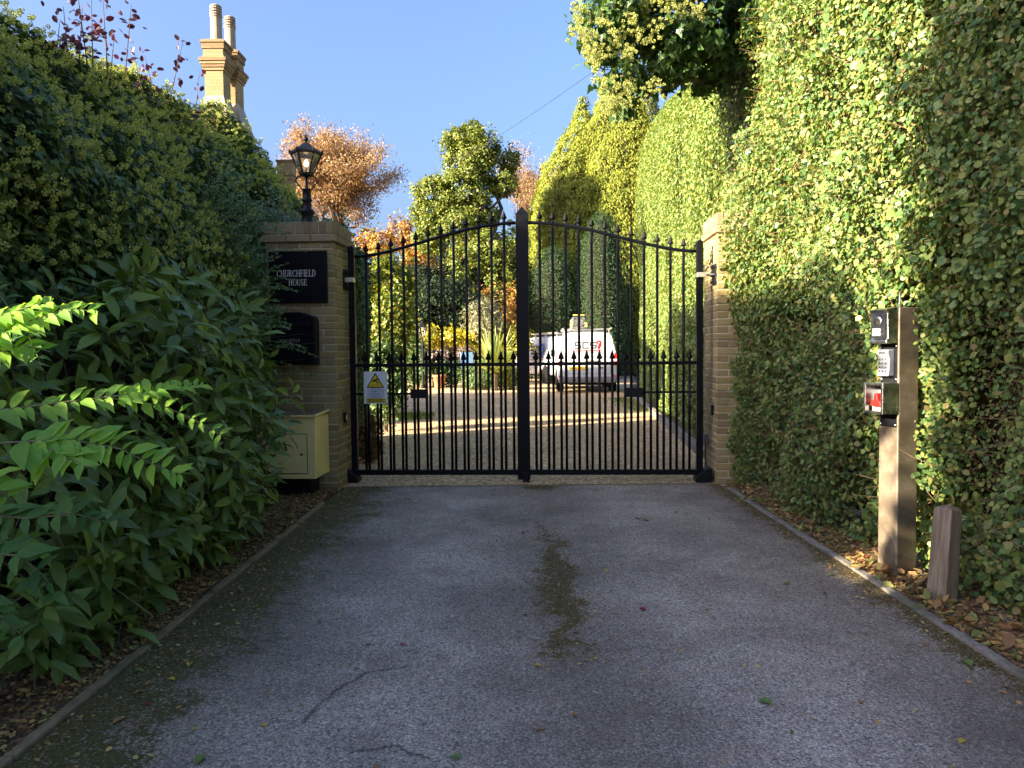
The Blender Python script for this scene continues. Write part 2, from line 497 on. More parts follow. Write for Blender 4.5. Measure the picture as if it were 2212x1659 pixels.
def chippings_mat():
    m = NT('chippings'); p = m.pos()
    s = m.vor(p, 55.0); sv = m.n('RGBToBW'); m.l(s, sv.inputs[0])
    c = m.ramp(sv.outputs[0], [(0, (.07, .045, .03)), (.45, (.19, .14, .10)), (.75, (.34, .27, .20)), (1, (.55, .47, .38))])
    c = m.mix(m.ramp(m.noise(p, 5.0, 5), [(.45, 0.0), (.7, .7)]), c, (.09, .055, .03))
    m.col(c); m.rough(.95); m.bump(m.vor(p, 55.0, 'Distance'), 1.0, .015)
    return m.mat
def concrete_mat(name='concrete', a=(.20, .185, .15), b=(.36, .34, .29)):
    m = NT(name); p = m.pos()
    c = m.ramp(m.noise(p, 18.0, 6, .7), [(.3, a), (.7, b)])
    c = m.mix(m.ramp(m.noise(p, 3.0, 5), [(.5, 0.0), (.68, .65)]), c, (.07, .075, .035))
    m.col(c); m.rough(.9); m.bump(m.noise(p, 140.0, 3), .5, .004)
    return m.mat
def brick_unit_mat(name, cols, lichen=None):
    m = NT(name); g = m.n('NewGeometry'); p = g.outputs['Position']
    c = m.ramp(g.outputs['Random Per Island'], [(i / (len(cols) - 1), q) for i, q in enumerate(cols)])
    c = m.mix(m.ramp(m.noise(p, 30.0, 6, .7), [(.4, 0.0), (.8, .45)]), c, (.30, .23, .13))
    c = m.mix(m.ramp(m.noise(p, 90.0, 4), [(.58, 0.0), (.7, .7)]), c, (.07, .05, .035))
    if lichen: c = m.mix(m.ramp(m.noise(p, 6.0, 5, .7), [(.5, 0.0), (.7, .8)]), c, lichen)
    m.col(c); m.rough(.9); m.bump(m.noise(p, 160.0, 4, .7), .7, .004)
    return m.mat
def brick_tex_mat(name, c1, c2, mortar):
    m = NT(name)
    co = m.n('TexCoord').outputs['Object']
    x, y, z = m.sep(co)
    cb = m.n('CombineXYZ'); m.l(m.math('ADD', x, m.math('MULTIPLY', y, 1.0)), cb.inputs[0]); m.l(z, cb.inputs[1])
    bt = m.n('TexBrick'); m.l(cb.outputs[0], bt.inputs['Vector'])
    bt.inputs['Color1'].default_value = (*c1, 1); bt.inputs['Color2'].default_value = (*c2, 1); bt.inputs['Mortar'].default_value = (*mortar, 1)
    bt.inputs['Scale'].default_value = 1.0; bt.inputs['Mortar Size'].default_value = .009; bt.inputs['Brick Width'].default_value = .225; bt.inputs['Row Height'].default_value = .075
    c = m.mix(m.ramp(m.noise(co, 5.0, 6, .7), [(.42, 0.0), (.75, .6)]), bt.outputs['Color'], (.20, .14, .075))
    m.col(c); m.rough(.9)
    h = m.math('ADD', m.math('MULTIPLY', bt.outputs['Fac'], -1.0), m.math('MULTIPLY', m.noise(co, 40.0, 4), .5))
    m.bump(h, .8, .012)
    return m.mat
def wood_mat():
    m = NT('weathered_wood'); p = m.pos(True)
    mp = m.n('Mapping'); m.l(p, mp.inputs[0]); mp.inputs['Scale'].default_value = (38, 38, 2.2)
    nz = m.noise(mp.outputs[0], 1.0, 6, .7)
    c = m.ramp(nz, [(.25, (.085, .055, .03)), (.5, (.23, .17, .11)), (.75, (.42, .345, .25))])
    m.col(c); m.rough(.88); m.bump(nz, 1.0, .012)
    return m.mat
def post_mat():
    m = NT('brushed_steel_post'); p = m.pos(True); x, y, z = m.sep(p)
    nz = m.noise(p, 9.0, 6, .7)
    c = m.ramp(nz, [(.3, (.13, .10, .07)), (.55, (.22, .175, .125)), (.78, (.30, .25, .19))])
    sp = m.noise(p, 120.0, 3); c = m.mix(m.ramp(sp, [(.66, 0.0), (.72, .7)]), c, (.6, .55, .48))
    c = m.mix(m.ramp(m.noise(p, 2.6, 5), [(.45, 0.0), (.62, .85)]), c, (.09, .07, .045))
    m.col(c); m.rough(m.math('ADD', m.math('MULTIPLY', nz, .3), .3)); m.b.inputs['Metallic'].default_value = .35
    m.bump(m.noise(p, 90.0, 3), .25, .003)
    return m.mat

M = {}
M['asphalt'] = asphalt_mat(); M['gravel'] = gravel_mat(); M['soil'] = soil_mat()
M['chippings'] = chippings_mat()
M['concrete'] = concrete_mat('concrete', (.15, .112, .055), (.28, .215, .12))
M['granite'] = concrete_mat('edging_stone', (.15, .13, .105), (.29, .255, .21))
M['black'] = plain('black_gloss_paint', (.004, .004, .006), .42, 0, .18, .2, 30, .05)
M['blackmatt'] = plain('black_cast_metal', (.007, .007, .009), .5, 0, .22, .3, 40, .2)
M['galv'] = plain('galvanised_steel', (.55, .52, .45), .38, .8, .5, .2, 40)
M['steel'] = plain('stainless_steel', (.62, .61, .58), .27, 1.0, .5, .1, 20)
M['brick'] = brick_unit_mat('pillar_brick', [(.22, .155, .06), (.295, .215, .08), (.37, .275, .11), (.255, .18, .07), (.345, .26, .12), (.20, .145, .07)])
M['capbrick'] = brick_unit_mat('cap_brick', [(.19, .13, .07), (.25, .18, .095), (.29, .215, .12)], (.20, .15, .06))
M['mortar'] = concrete_mat('mortar', (.42, .35, .22), (.60, .52, .36))
M['chimbrick'] = brick_tex_mat('chimney_brick', (.28, .185, .07), (.36, .25, .105), (.25, .19, .11))
M['chimcap'] = brick_tex_mat('chimney_corbel_brick', (.20, .11, .045), (.27, .165, .07), (.17, .12, .07))
M['stone'] = concrete_mat('pale_stone', (.28, .24, .17), (.42, .37, .28))
M['pot'] = plain('buff_clay', (.34, .285, .21), .75, 0, .3, .15, 6, .2)
M['slate'] = plain('roof_slate', (.085, .085, .10), .6, 0, .5, .25, 8)
M['cream'] = plain('cream_powder_coat', (.88, .70, .27), .45, 0, .5, .07, 5, .1)
M['darklid'] = plain('lid_top', (.16, .12, .085), .35, 0, .5, .3, 20)
M['white'] = plain('white_panel', (.74, .74, .73), .5, 0, .5, .04, 5)
M['namepanel'] = plain('name_panel_card', (.34, .34, .32), .5, 0, .4, .1, 8)
M['lettering'] = plain('white_lettering', (.78, .74, .66), .5, 0, .4, .05, 5)
M['dimletter'] = plain('grey_lettering', (.38, .36, .33), .5, 0, .4, .05, 5)
M['signyellow'] = plain('sign_yellow', (.80, .56, .01), .5, 0, .4, .06, 5)
M['signblack'] = plain('sign_black_ink', (.015, .015, .015), .5, 0, .4, .1, 5)
M['signgrey'] = plain('sign_grey_panel', (.48, .53, .58), .5, 0, .4, .1, 8)
M['vanwhite'] = plain('white_vehicle_paint', (.52, .53, .55), .22, 0, .5, .03, 3)
M['vangrey'] = plain('grey_bumper_plastic', (.17, .165, .165), .55, 0, .4, .15, 12)
M['rubber'] = plain('tyre_rubber', (.018, .018, .018), .75, 0, .3, .2, 20)
M['red'] = plain('red_lens', (.55, .015, .012), .18, 0, .5, .2, 12)
M['plateyellow'] = plain('plate_yellow', (.85, .52, .02), .45, 0, .4, .05, 6)
M['vgrey'] = plain('logo_grey', (.05, .055, .06), .5, 0, .4, .05, 6)
M['vred'] = plain('logo_red', (.42, .006, .012), .5, 0, .4, .05, 6)
M['vblue'] = plain('logo_blue', (.02, .10, .55), .5, 0, .4, .05, 6)
M['glassdark'] = plain('dark_window_glass', (.015, .018, .022), .08, 0, .6, .1, 4)
M['wood'] = wood_mat(); M['post'] = post_mat()
M['keygrey'] = plain('grey_keypad_plastic', (.22, .235, .27), .45, 0, .5, .08, 15)
M['intercomblack'] = plain('intercom_face', (.02, .022, .03), .2, 0, .5, .2, 10)
M['fired'] = plain('fire_switch_red', (.62, .02, .015), .4, 0, .5, .1, 10)
M['terracotta'] = plain('terracotta', (.42, .17, .085), .8, 0, .3, .2, 9, .2)
M['bark'] = plain('bark', (.11, .08, .055), .9, 0, .2, .4, 9, .8)
M['twig'] = plain('twig', (.24, .145, .085), .85, 0, .2, .3, 14)
M['greystem'] = plain('young_stem', (.16, .15, .07), .6, 0, .3, .3, 14)
M['bluechair'] = plain('blue_fabric', (.18, .36, .62), .7, 0, .3, .08, 8)
M['ladderyellow'] = plain('yellow_plastic', (.72, .52, .14), .5, 0, .4, .1, 10)
M['core'] = plain('light_stop_core', (.028, .026, .014), .95, 0, .1, .5, 12, .8)  # solid dark filling inside foliage, stops light leaking through
M['corebrown'] = plain('brown_light_stop_core', (.050, .034, .02), .95, 0, .1, .5, 14, .8)  # browner form of the same light-stopping filling
M['wire'] = plain('cable_sheath', (.03, .03, .03), .6, 0, .3, .1, 5)

def glass_mat():
    m = NT('lantern_glass')
    m.b.inputs['Base Color'].default_value = (.92, .94, .92, 1); m.b.inputs['Roughness'].default_value = .06
    tr = m.n('BsdfTransparent'); gl = m.n('BsdfGlossy'); gl.inputs['Roughness'].default_value = .05
    ms = m.n('MixShader'); fr = m.n('Fresnel'); fr.inputs[0].default_value = 1.5
    nz = m.noise(m.pos(True), 20.0)
    df = m.n('BsdfDiffuse'); df.inputs[0].default_value = (.75, .75, .72, 1)
    ms2 = m.n('MixShader'); m.l(m.math('MULTIPLY', nz, .34), ms2.inputs[0]); m.l(tr.outputs[0], ms2.inputs[1]); m.l(df.outputs[0], ms2.inputs[2])
    m.l(fr.outputs[0], ms.inputs[0]); m.l(ms2.outputs[0], ms.inputs[1]); m.l(gl.outputs[0], ms.inputs[2]); m.l(ms.outputs[0], m.out.inputs['Surface'])
    return m.mat
M['glass'] = glass_mat()
def clear_mat():
    m = NT('clear_acrylic'); tr = m.n('BsdfTransparent'); gl = m.n('BsdfGlossy'); gl.inputs['Roughness'].default_value = .08
    ms = m.n('MixShader'); m.l(m.math('MULTIPLY', m.noise(m.pos(True), 30.0), .16), ms.inputs[0]); m.l(tr.outputs[0], ms.inputs[1]); m.l(gl.outputs[0], ms.inputs[2]); m.l(ms.outputs[0], m.out.inputs['Surface'])
    return m.mat
M['clear'] = clear_mat()
def lamp_mat():
    m = NT('lit_bulb'); m.col((1, .8, .5)); m.b.inputs['Emission Color'].default_value = (1, .72, .38, 1); m.b.inputs['Emission Strength'].default_value = 6.0
    return m.mat
M['bulb'] = lamp_mat()

# foliage
M['ivy'] = leaf_mat('ivy_leaves', [(0.041, 0.073, 0.018), (0.065, 0.114, 0.024), (0.102, 0.167, 0.035), (0.053, 0.092, 0.026), (0.143, 0.203, 0.044), (0.082, 0.133, 0.029)], .22, rough=.42, spec=.22)
M['umbel'] = leaf_mat('ivy_flower_heads', [(0.291, 0.344, 0.079), (0.423, 0.462, 0.118), (0.529, 0.555, 0.171)], .25, rough=.7, spec=.2)
M['ivybright'] = leaf_mat('ivy_leaves_overhang', [(0.037, 0.081, 0.025), (0.062, 0.125, 0.037), (0.100, 0.175, 0.056), (0.056, 0.112, 0.044), (0.125, 0.200, 0.075)], .3, rough=.35)
M['umbelbright'] = leaf_mat('ivy_flower_heads_pale', [(0.272, 0.304, 0.080), (0.360, 0.384, 0.128), (0.440, 0.448, 0.176)], .25, rough=.7, spec=.2)
M['spotted'] = leaf_mat('spotted_laurel_leaves', [(0.074, 0.122, 0.026), (0.117, 0.189, 0.035), (0.177, 0.272, 0.052), (0.095, 0.151, 0.033), (0.225, 0.319, 0.062)], .25, rough=.34, spec=.28, blotch=(95.0, .22, (.28, .30, .08), .75))
M['smallleaf'] = leaf_mat('small_dark_leaves', [(0.060, 0.113, 0.026), (0.096, 0.172, 0.036), (0.151, 0.242, 0.052), (0.080, 0.142, 0.035)], .28, rough=.4)
M['hedge'] = leaf_mat('broad_hedge_leaves', [(0.044, 0.099, 0.037), (0.080, 0.155, 0.045), (0.124, 0.204, 0.052), (0.187, 0.261, 0.064), (0.248, 0.298, 0.087), (0.075, 0.149, 0.055), (0.162, 0.236, 0.062), (0.286, 0.298, 0.080), (0.224, 0.162, 0.062)], .32, rough=.42, spec=.3)
M['holly'] = leaf_mat('clipped_hedge_leaves', [(0.060, 0.121, 0.031), (0.101, 0.171, 0.041), (0.161, 0.232, 0.050), (0.242, 0.283, 0.070), (0.121, 0.192, 0.060), (0.302, 0.262, 0.081)], .3, rough=.4, spec=.35)
M['yew'] = leaf_mat('yew_sprays', [(0.100, 0.140, 0.020), (0.160, 0.200, 0.028), (0.230, 0.260, 0.036), (0.300, 0.300, 0.040), (0.120, 0.160, 0.026)], .3, rough=.6, spec=.2)
M['topiary'] = leaf_mat('shade_toned_yew', [(0.016, 0.038, 0.015), (0.025, 0.055, 0.020), (0.038, 0.073, 0.025)], .2, rough=.6, spec=.2)  # greens darkened to hold the shade over these yews
M['darkhedge'] = leaf_mat('dark_hedge_leaves', [(0.026, 0.058, 0.018), (0.046, 0.094, 0.026), (0.072, 0.130, 0.034), (0.039, 0.078, 0.023)], .25, rough=.45)
M['limeshrub'] = leaf_mat('lime_shrub_leaves', [(0.110, 0.176, 0.028), (0.187, 0.242, 0.039), (0.286, 0.319, 0.055), (0.088, 0.143, 0.028), (0.330, 0.242, 0.055)], .35, rough=.5)
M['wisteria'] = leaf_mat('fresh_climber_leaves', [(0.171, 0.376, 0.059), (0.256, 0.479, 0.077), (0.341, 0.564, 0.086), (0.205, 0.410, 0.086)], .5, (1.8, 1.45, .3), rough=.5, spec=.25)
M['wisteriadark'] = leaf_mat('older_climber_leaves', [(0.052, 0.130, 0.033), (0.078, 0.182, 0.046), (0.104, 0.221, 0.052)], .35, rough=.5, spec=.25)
M['purple'] = leaf_mat('purple_leaves', [(.055, .018, .026), (.08, .026, .032), (.045, .02, .034), (.11, .05, .04)], .35, (1.4, .6, .8), rough=.45)
M['copper'] = leaf_mat('copper_leaves', [(.29, .165, .085), (.38, .24, .12), (.25, .15, .09), (.44, .31, .17), (.36, .25, .12), (.27, .20, .08)], .35, (1.1, .95, .7), rough=.6, spec=.2)
M['oak'] = leaf_mat('oak_leaves', [(.07, .12, .022), (.12, .17, .03), (.18, .22, .035), (.26, .26, .04), (.09, .14, .028)], .3, rough=.5)
M['rust'] = leaf_mat('rust_leaves', [(0.374, 0.176, 0.044), (0.462, 0.264, 0.066), (0.308, 0.132, 0.044), (0.396, 0.308, 0.077), (0.242, 0.220, 0.055)], .3, (1.2, .9, .5), rough=.6, spec=.2)
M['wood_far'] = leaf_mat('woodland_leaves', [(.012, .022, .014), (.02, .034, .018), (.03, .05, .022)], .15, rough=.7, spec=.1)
M['gold'] = leaf_mat('golden_leaves', [(0.367, 0.347, 0.031), (0.469, 0.428, 0.041), (0.530, 0.408, 0.051), (0.306, 0.326, 0.041)], .35, rough=.5)
M['grey'] = leaf_mat('silver_leaves', [(0.202, 0.202, 0.115), (0.259, 0.245, 0.144), (0.158, 0.173, 0.108)], .3, rough=.6)
M['phorm'] = leaf_mat('strap_leaves', [(0.260, 0.338, 0.091), (0.390, 0.442, 0.143), (0.182, 0.273, 0.091), (0.494, 0.468, 0.169)], .25, rough=.45)
M['garden'] = leaf_mat('garden_leaves', [(0.068, 0.128, 0.045), (0.105, 0.180, 0.060), (0.150, 0.225, 0.083), (0.090, 0.135, 0.068)], .3, rough=.5)
M['mauve'] = leaf_mat('faded_flower_heads', [(.24, .17, .15), (.30, .21, .17), (.20, .14, .15), (.16, .17, .09)], .25, rough=.7)
M['litter'] = leaf_mat('fallen_leaf_litter', [(0.143, 0.078, 0.039), (0.234, 0.130, 0.058), (0.338, 0.195, 0.078), (0.468, 0.286, 0.091), (0.182, 0.072, 0.046), (0.572, 0.416, 0.143), (0.130, 0.169, 0.052), (0.091, 0.058, 0.039)], .15, (1, .9, .6), rough=.7, spec=.25)
M['grass'] = leaf_mat('grass_blades', [(.09, .15, .03), (.14, .20, .04), (.2, .24, .05)], .3, rough=.6)
for nm, c in (('fl_yellow', (.55, .42, .05)), ('fl_green', (.16, .25, .06)), ('fl_brown', (.34, .19, .07)), ('fl_red', (.36, .04, .06))):
    M[nm] = leaf_mat(nm.replace('fl_', 'fallen_') + '_leaf', [c, [q * .8 for q in c]], .15, (1, .9, .6), rough=.6, spec=.3)
# ------------------------------------------------------------------ the ground and its sheets
def sheet(name, poly, z, mat):
    me = bpy.data.meshes.new(name)
    me.from_pydata([(x, y, z) for x, y in poly], [], [tuple(range(len(poly)))]); me.update()
    return tag(link_mesh(name, me, mat), kind='structure')
M['earth'] = soil_mat()
sheet('ground', [(-300, -300), (300, -300), (300, 300), (-300, 300)], -.02, M['earth'])
sheet('driveway', [(-1.745, -5.0), (2.145, -5.0), (2.145, 8.02), (-1.745, 8.02)], 0, M['asphalt'])
sheet('road', [(-60, -16), (60, -16), (60, -5.0), (-60, -5.0)], -.008, M['asphalt'])
sheet('planting_bed', [(-4.2, -2), (-1.80, -2), (-1.80, 8.5), (-4.2, 8.5)], .004, M['soil'])
sheet('verge', [(2.205, -2), (4.2, -2), (4.2, 8.6), (2.205, 8.6)], .004, M['chippings'])
sheet('gravel_drive', [(-1.8, 8.03), (2.2, 8.03), (2.55, 10.5), (3.42, 20.6), (4.6, 30), (7, 44), (-16, 44), (-9, 27), (-2.6, 17), (-2.0, 9)], -.004, M['gravel'])

def edging(name, x0, x1, ys, mat, z=0.03):
    mb = MB(); y = ys[0]
    while y < ys[1] - .05:
        L = min(.914, ys[1] - y); j = rnd.uniform(-.009, .009)
        mb.span((x0 + j, y + .005, -.1), (x1 + j, y + L - .003, z + rnd.uniform(-.006, .006)))
        y += L
    return tag(mb.build(name, mat, bevel=.008), kind='structure')
edging('kerb', -1.80, -1.752, (-1.0, 7.15), M['concrete'], .014)
edging('kerb', 2.152, 2.205, (-1.0, 7.75), M['granite'], .014)
mb = MB()
for i in range(13):                                   # edging stones beside the gravel inside the gate
    a = Vector((2.50, 10.0 + i * .9, 0)); sl = (3.40 - 2.50) / 10.6
    a.x += sl * i * .9
    mb.box(a + Vector((.03, .44, .02)), (.12, .86, .16), Matrix.Rotation(-math.atan(sl), 3, 'Z'))
tag(mb.build('kerb', M['granite'], bevel=.01), kind='structure')
mb = MB(); mb.span((-1.7, 8.0, -.05), (2.1, 8.05, .006)); tag(mb.build('kerb', M['concrete']), kind='structure')

# ------------------------------------------------------------------ gate frame of reference
GL = Vector((-1.72, 8.4, 0)); GR = Vector((1.99, 8.2, 0))
GE = (GR - GL).normalized(); GN = Vector((-GE.y, GE.x, 0)); GW = (GR - GL).length
GROT = math.atan2(GE.y, GE.x)
def gp(s, n, z): return GL + GE * s + GN * n + Vector((0, 0, z))
GM3 = Matrix.Rotation(GROT, 3, 'Z')
S0 = 1.845                                             # where the centre post stands

# brick pillars: every brick its own little block, mortar core behind
def pillar(label, s0, s1, n0, n1, top, extra=0.0):
    base = gp((s0 + s1) / 2, (n0 + n1) / 2, 0)
    t = thing('gate_pillar', label, 'pillar', base, GROT)
    wx, wy = (s1 - s0), (n1 - n0)
    capz = top - .205
    core = MB(); core.span((-wx / 2 + .007, -wy / 2 + .007, -.05), (wx / 2 - .007, wy / 2 - .007, capz))
    core.build('mortar', M['mortar'], t)
    bk = MB(); cz = 0.0; row = 0
    while cz < capz - .02:
        h = min(.063, capz - cz)
        for side in range(4):
            L = wx if side in (0, 2) else wy
            k = 3; bl = L / k; off = -L / 2 - (bl / 2 if row % 2 else 0)
            for i in range(k + 1):
                a = max(off + i * bl, -L / 2); b = min(off + (i + 1) * bl, L / 2)
                if b - a < .03: continue
                a += .006 if a > -L / 2 + .001 else 0; b -= .006 if b < L / 2 - .001 else 0
                j = rnd.uniform(-.0035, .0035)
                if side == 0: bk.span((a, -wy / 2 + j, cz), (b, -wy / 2 + .09, cz + h))
                if side == 2: bk.span((a, wy / 2 - .09, cz), (b, wy / 2 + j, cz + h))
                if side == 1: bk.span((wx / 2 - .09, max(a, -wy / 2 + .0905), cz), (wx / 2 + j, min(b, wy / 2 - .0905), cz + h))
                if side == 3: bk.span((-wx / 2 + j, max(a, -wy / 2 + .0905), cz), (-wx / 2 + .09, min(b, wy / 2 - .0905), cz + h))
        cz += .075; row += 1
    # corner strips on the two side faces so that the corner bricks are not missing
    bk.build('brickwork', M['brick'], t, bevel=.005, seg=1)
    cp = MB()
    def course(z0, z1, o, k):
        for side in range(4):
            L = (wx if side in (0, 2) else wy) + 2 * o; n = k
            for i in range(n):
                a = -L / 2 + i * L / n + .004; b = -L / 2 + (i + 1) * L / n - .004; j = rnd.uniform(-.004, .004)
                X = wx / 2 + o; Yy = wy / 2 + o; dp = .11
                if side == 0: cp.span((a, -Yy + j, z0), (b, -Yy + dp, z1))
                if side == 2: cp.span((a, Yy - dp, z0), (b, Yy + j, z1))
                if side == 1: cp.span((X - dp, max(a, -Yy + dp + .003), z0), (X + j, min(b, Yy - dp - .003), z1))
                if side == 3: cp.span((-X + j, max(a, -Yy + dp + .003), z0), (-X + dp, min(b, Yy - dp - .003), z1))
    course(capz + .003, capz + .075, .03, 3)
    course(capz + .083, top, .018, 9)
    cp.build('cap', M['capbrick'], t, bevel=.006, seg=1)
    cc = MB(); cc.span((-wx / 2 - .008, -wy / 2 - .008, capz + .002), (wx / 2 + .008, wy / 2 + .008, top - .012)); cc.build('cap_bedding', M['mortar'], t)
    return t
pillar_a = pillar('brown brick gate pillar carrying the black house name plaque', -.755, -.055, -.50, .16, 2.735)
pillar_b = pillar('sunlit brown brick gate pillar half buried in the tall clipped hedge', GW + .145, GW + .845, -.20, .50, 2.80)

# ------------------------------------------------------------------ the two gate leaves
Z_B, Z_M, Z_L, Z_T0, Z_T1 = .097, 1.263, .952, 2.438, 2.767
def smooth(t):
    t = max(0, min(1, t)) ** .9
    return t * t * (3 - 2 * t)
def spearhead(mb, x, z, h, w):
    n = 4
    mb.lathe([(.009, 0), (.018, .006), (.018, .014), (.010, .02)], (x, 0, z), 8)
    mb.lathe([(.010, .02), (.013, .028), (w / 2, .042), (w * .36, .062), (.009, h * .8), (.0015, h)], (x, 0, z), 4, 0)
def gate_leaf(label, flip):
    """local: x from the hinge post (0) towards the centre, y away from the camera."""
    W = (S0 if not flip else GW - S0)
    t = thing('gate_leaf', label, 'gate', (gp(0, 0, 0) if not flip else gp(GW, 0, 0)), GROT, 'leaves of the double entrance gate')
    sg = 1 if not flip else -1
    def X(x): return sg * x
    xi = .04; xo = W - .068                             # inner edge of hinge post, edge of centre post
    def zt(x): return Z_T0 + (Z_T1 - Z_T0) * smooth((x - xi) / (xo - xi))
    hp = MB(); hp.span((X(-.033), -.033, 0.03), (X(.033), .033, 2.53)); hp.lathe([(.046, 2.53), (.046, 2.535), (.004, 2.56)], (0, 0, 0), 4, R(45))
    hp.build('hinge_post', M['black'], t, bevel=.004)
    tr = MB(); tr.tube([(X(xi + (xo - xi) * i / 24), 0, zt(xi + (xo - xi) * i / 24)) for i in range(25)], .018, 8); tr.build('top_rail', M['black'], t, True)
    m = MB(); m.span((X(xi - .006), -.018, Z_M - .018), (X(xo + .003), .018, Z_M + .018)); m.build('middle_rail', M['black'], t, bevel=.003)
    m = MB(); m.span((X(xi - .006), -.026, Z_B - .028), (X(xo + .003), .026, Z_B + .028)); m.build('bottom_rail', M['black'], t, bevel=.003)
    lx0, lx1 = (.625, .81) if not flip else (.60, .79)
    m = MB(); m.span((X(xi - .006), -.010, Z_L - .011), (X(lx0), .010, Z_L + .011)); m.build('lock_rail', M['black'], t)
    m = MB(); m.span((X(lx0), -.035, Z_L - .048), (X(lx1), .035, Z_L + .048))
    for q in (.2, .8): m.lathe([(.007, 0), (.007, .006)], (X(lx0 + (lx1 - lx0) * q), -.035, Z_L - .03), 8, 0, 0, Matrix.Rotation(R(90), 3, 'X'))
    m.build('lock_case', M['blackmatt'], t, bevel=.004)
    def bar(x, z0, z1, h, w):
        b = MB(); b.tube([(X(x), 0, z0), (X(x), 0, z1)], .0145, 8)
        o = b.build('bar', M['black'], t, True)
        s = MB(); spearhead(s, X(x), z1, h, w); s.build('spearhead', M['black'], o)
    f0, fs = ((.068, .0782) if not flip else (.072, .0783))
    for k in range(12):
        x = xi + (xo - xi) * (f0 + fs * k); bar(x, Z_B, zt(x) + .014, .128, .068)
    f0, fs = ((.0486, .0775) if not flip else (.0365, .0771))
    for k in range(13):
        x = xi + (xo - xi) * (f0 + fs * k); bar(x, Z_B, Z_M + .016, .138, .070)
    # upper hinge: galvanised eye bolt, black plate with four bolts on the brick
    hx = -.055 if not flip else -.145
    m = MB(); m.span((X(-.05), -.12, 2.155), (X(.045), -.034, 2.205)); m.tube([(X(hx), -.08, 2.18), (X(-.03), -.08, 2.18)], .014, 8)
    hg = m.build('hinge', M['galv'], t, bevel=.004)
    m = MB(); m.span((X(hx), -.16, 2.07), (X(hx + .012), .0, 2.29))
    for zz in (2.10, 2.26, 2.17):
        m.tube([(X(hx + .012), -.08, zz), (X(hx + .045), -.08, zz)], .017, 8)
    m.build('hinge_plate', M['blackmatt'], hg, bevel=.003)
    m = MB()                                            # ground box of the gate motor
    m.prism([(0, 0), (.17, 0), (.17, .05), (.05, .15), (0, .15)], lambda a, b: Vector((X(-.115 + a), -.12, b)), lambda a, b: Vector((X(-.115 + a), .06, b)))
    m.build('motor_arm_cover', M['blackmatt'], t, bevel=.006)
    if not flip:
        m = MB(); cx = W; m.span((cx - .067, -.04, .02), (cx + .067, .03, 2.857))
        m.add([(cx - .067, -.04, 2.857), (cx + .067, -.04, 2.857), (cx + .067, .03, 2.857), (cx - .067, .03, 2.857), (cx, -.005, 2.945)], [(0, 1, 4), (1, 2, 4), (2, 3, 4), (3, 0, 4)])
        m.build('centre_post', M['black'], t, bevel=.004)
        m = MB(); m.span((cx - .01, -.07, .0), (cx + .06, -.045, .10)); m.tube([(cx + .045, -.075, .0), (cx + .045, -.075, .15)], .008, 8); m.build('drop_bolt', M['blackmatt'], t, bevel=.003)
    return t
gate_leaf('black iron gate leaf carrying the white and yellow camera warning sign', False)
gate_leaf('black iron gate leaf through whose bars the back of the white van shows', True)

# ------------------------------------------------------------------ things on the pillars and the gate
def pf(s, n, z): return gp(s, n, z)                     # a point by the pillar front
# house name plaque
base = gp(-.415, -.505, 1.915)
t = thing('house_sign', 'large black slate plaque with the house name in white serif capitals', 'sign', base, GROT)
mb = MB(); mb.span((-.30, -.03, 0), (.30, -.002, .525)); mb.build('plaque', M['black'], t, bevel=.004)
mb = MB()
mb2 = lambda x, z: (lambda a, b, f: Vector((x + a, -.0305 - .0015 * f, z + b)))
serif_line(mb, 'CHURCHFIELD', .068, .40, mb2(-.015, .265)); serif_line(mb, 'HOUSE', .064, .19, mb2(.0, .175))
mb.build('lettering', M['lettering'], t)

# black letterbox with a curved head
base = gp(-.43, -.505, 1.29)
t = thing('letterbox', 'black wall letterbox with curved top and small pale house name', 'letterbox', base, GROT)
prof = [(-.24, 0), (.215, 0), (.215, .46), (.19, .485), (.12, .505), (.06, .525), (-.08, .525), (-.14, .505), (-.21, .485), (-.24, .46)]
mb = MB(); mb.prism(prof, lambda a, b: Vector((a, -.14, b)), lambda a, b: Vector((a, -.002, b))); mb.build('case', M['black'], t, bevel=.006)
mb = MB(); mb.prism([(p[0] * .96 - .0, p[1] * .98 + .006) for p in prof], lambda a, b: Vector((a - .001, -.152, b)), lambda a, b: Vector((a - .001, -.1405, b))); mb.build('door', M['black'], t, bevel=.004)
mb = MB(); mb.span((-.19, -.158, .385), (.16, -.1525, .425)); mb.build('flap', M['blackmatt'], t, bevel=.003)
mb = MB(); mb3 = lambda x, z: (lambda a, b, f: Vector((x + a, -.1522 - .0012 * f, z + b)))
serif_line(mb, 'CHURCHFIELD', .033, .225, mb3(-.05, .225)); serif_line(mb, 'HOUSE', .030, .12, mb3(-.05, .182)); mb.build('lettering', M['dimletter'], t)

# cream parcel box
base = gp(-.42, -.505, .185)
t = thing('parcel_box', 'cream metal parcel box fixed low on the brick pillar', 'parcel box', base, GROT)
mb = MB(); mb.span((-.30, -.46, 0), (.285, -.004, .60)); mb.build('case', M['cream'], t, bevel=.006)
mb = MB(); mb.prism([(-.49, .602), (-.004, .622), (-.004, .645), (-.49, .622)], lambda a, b: Vector((-.315, a, b)), lambda a, b: Vector((.30, a, b))); l = mb.build('lid', M['cream'], t, bevel=.004)
mb = MB(); mb.prism([(-.47, .6246), (-.02, .645), (-.02, .649), (-.47, .6286)], lambda a, b: Vector((-.295, a, b)), lambda a, b: Vector((.28, a, b))); mb.build('lid_top', M['darklid'], l)  # dark sheet over the cream lid stands in for its dark reflection
mb = MB(); mb.span((-.27, -.4645, .06), (.195, -.4605, .43)); d = mb.build('door', M['cream'], t, bevel=.002)
mb = MB()
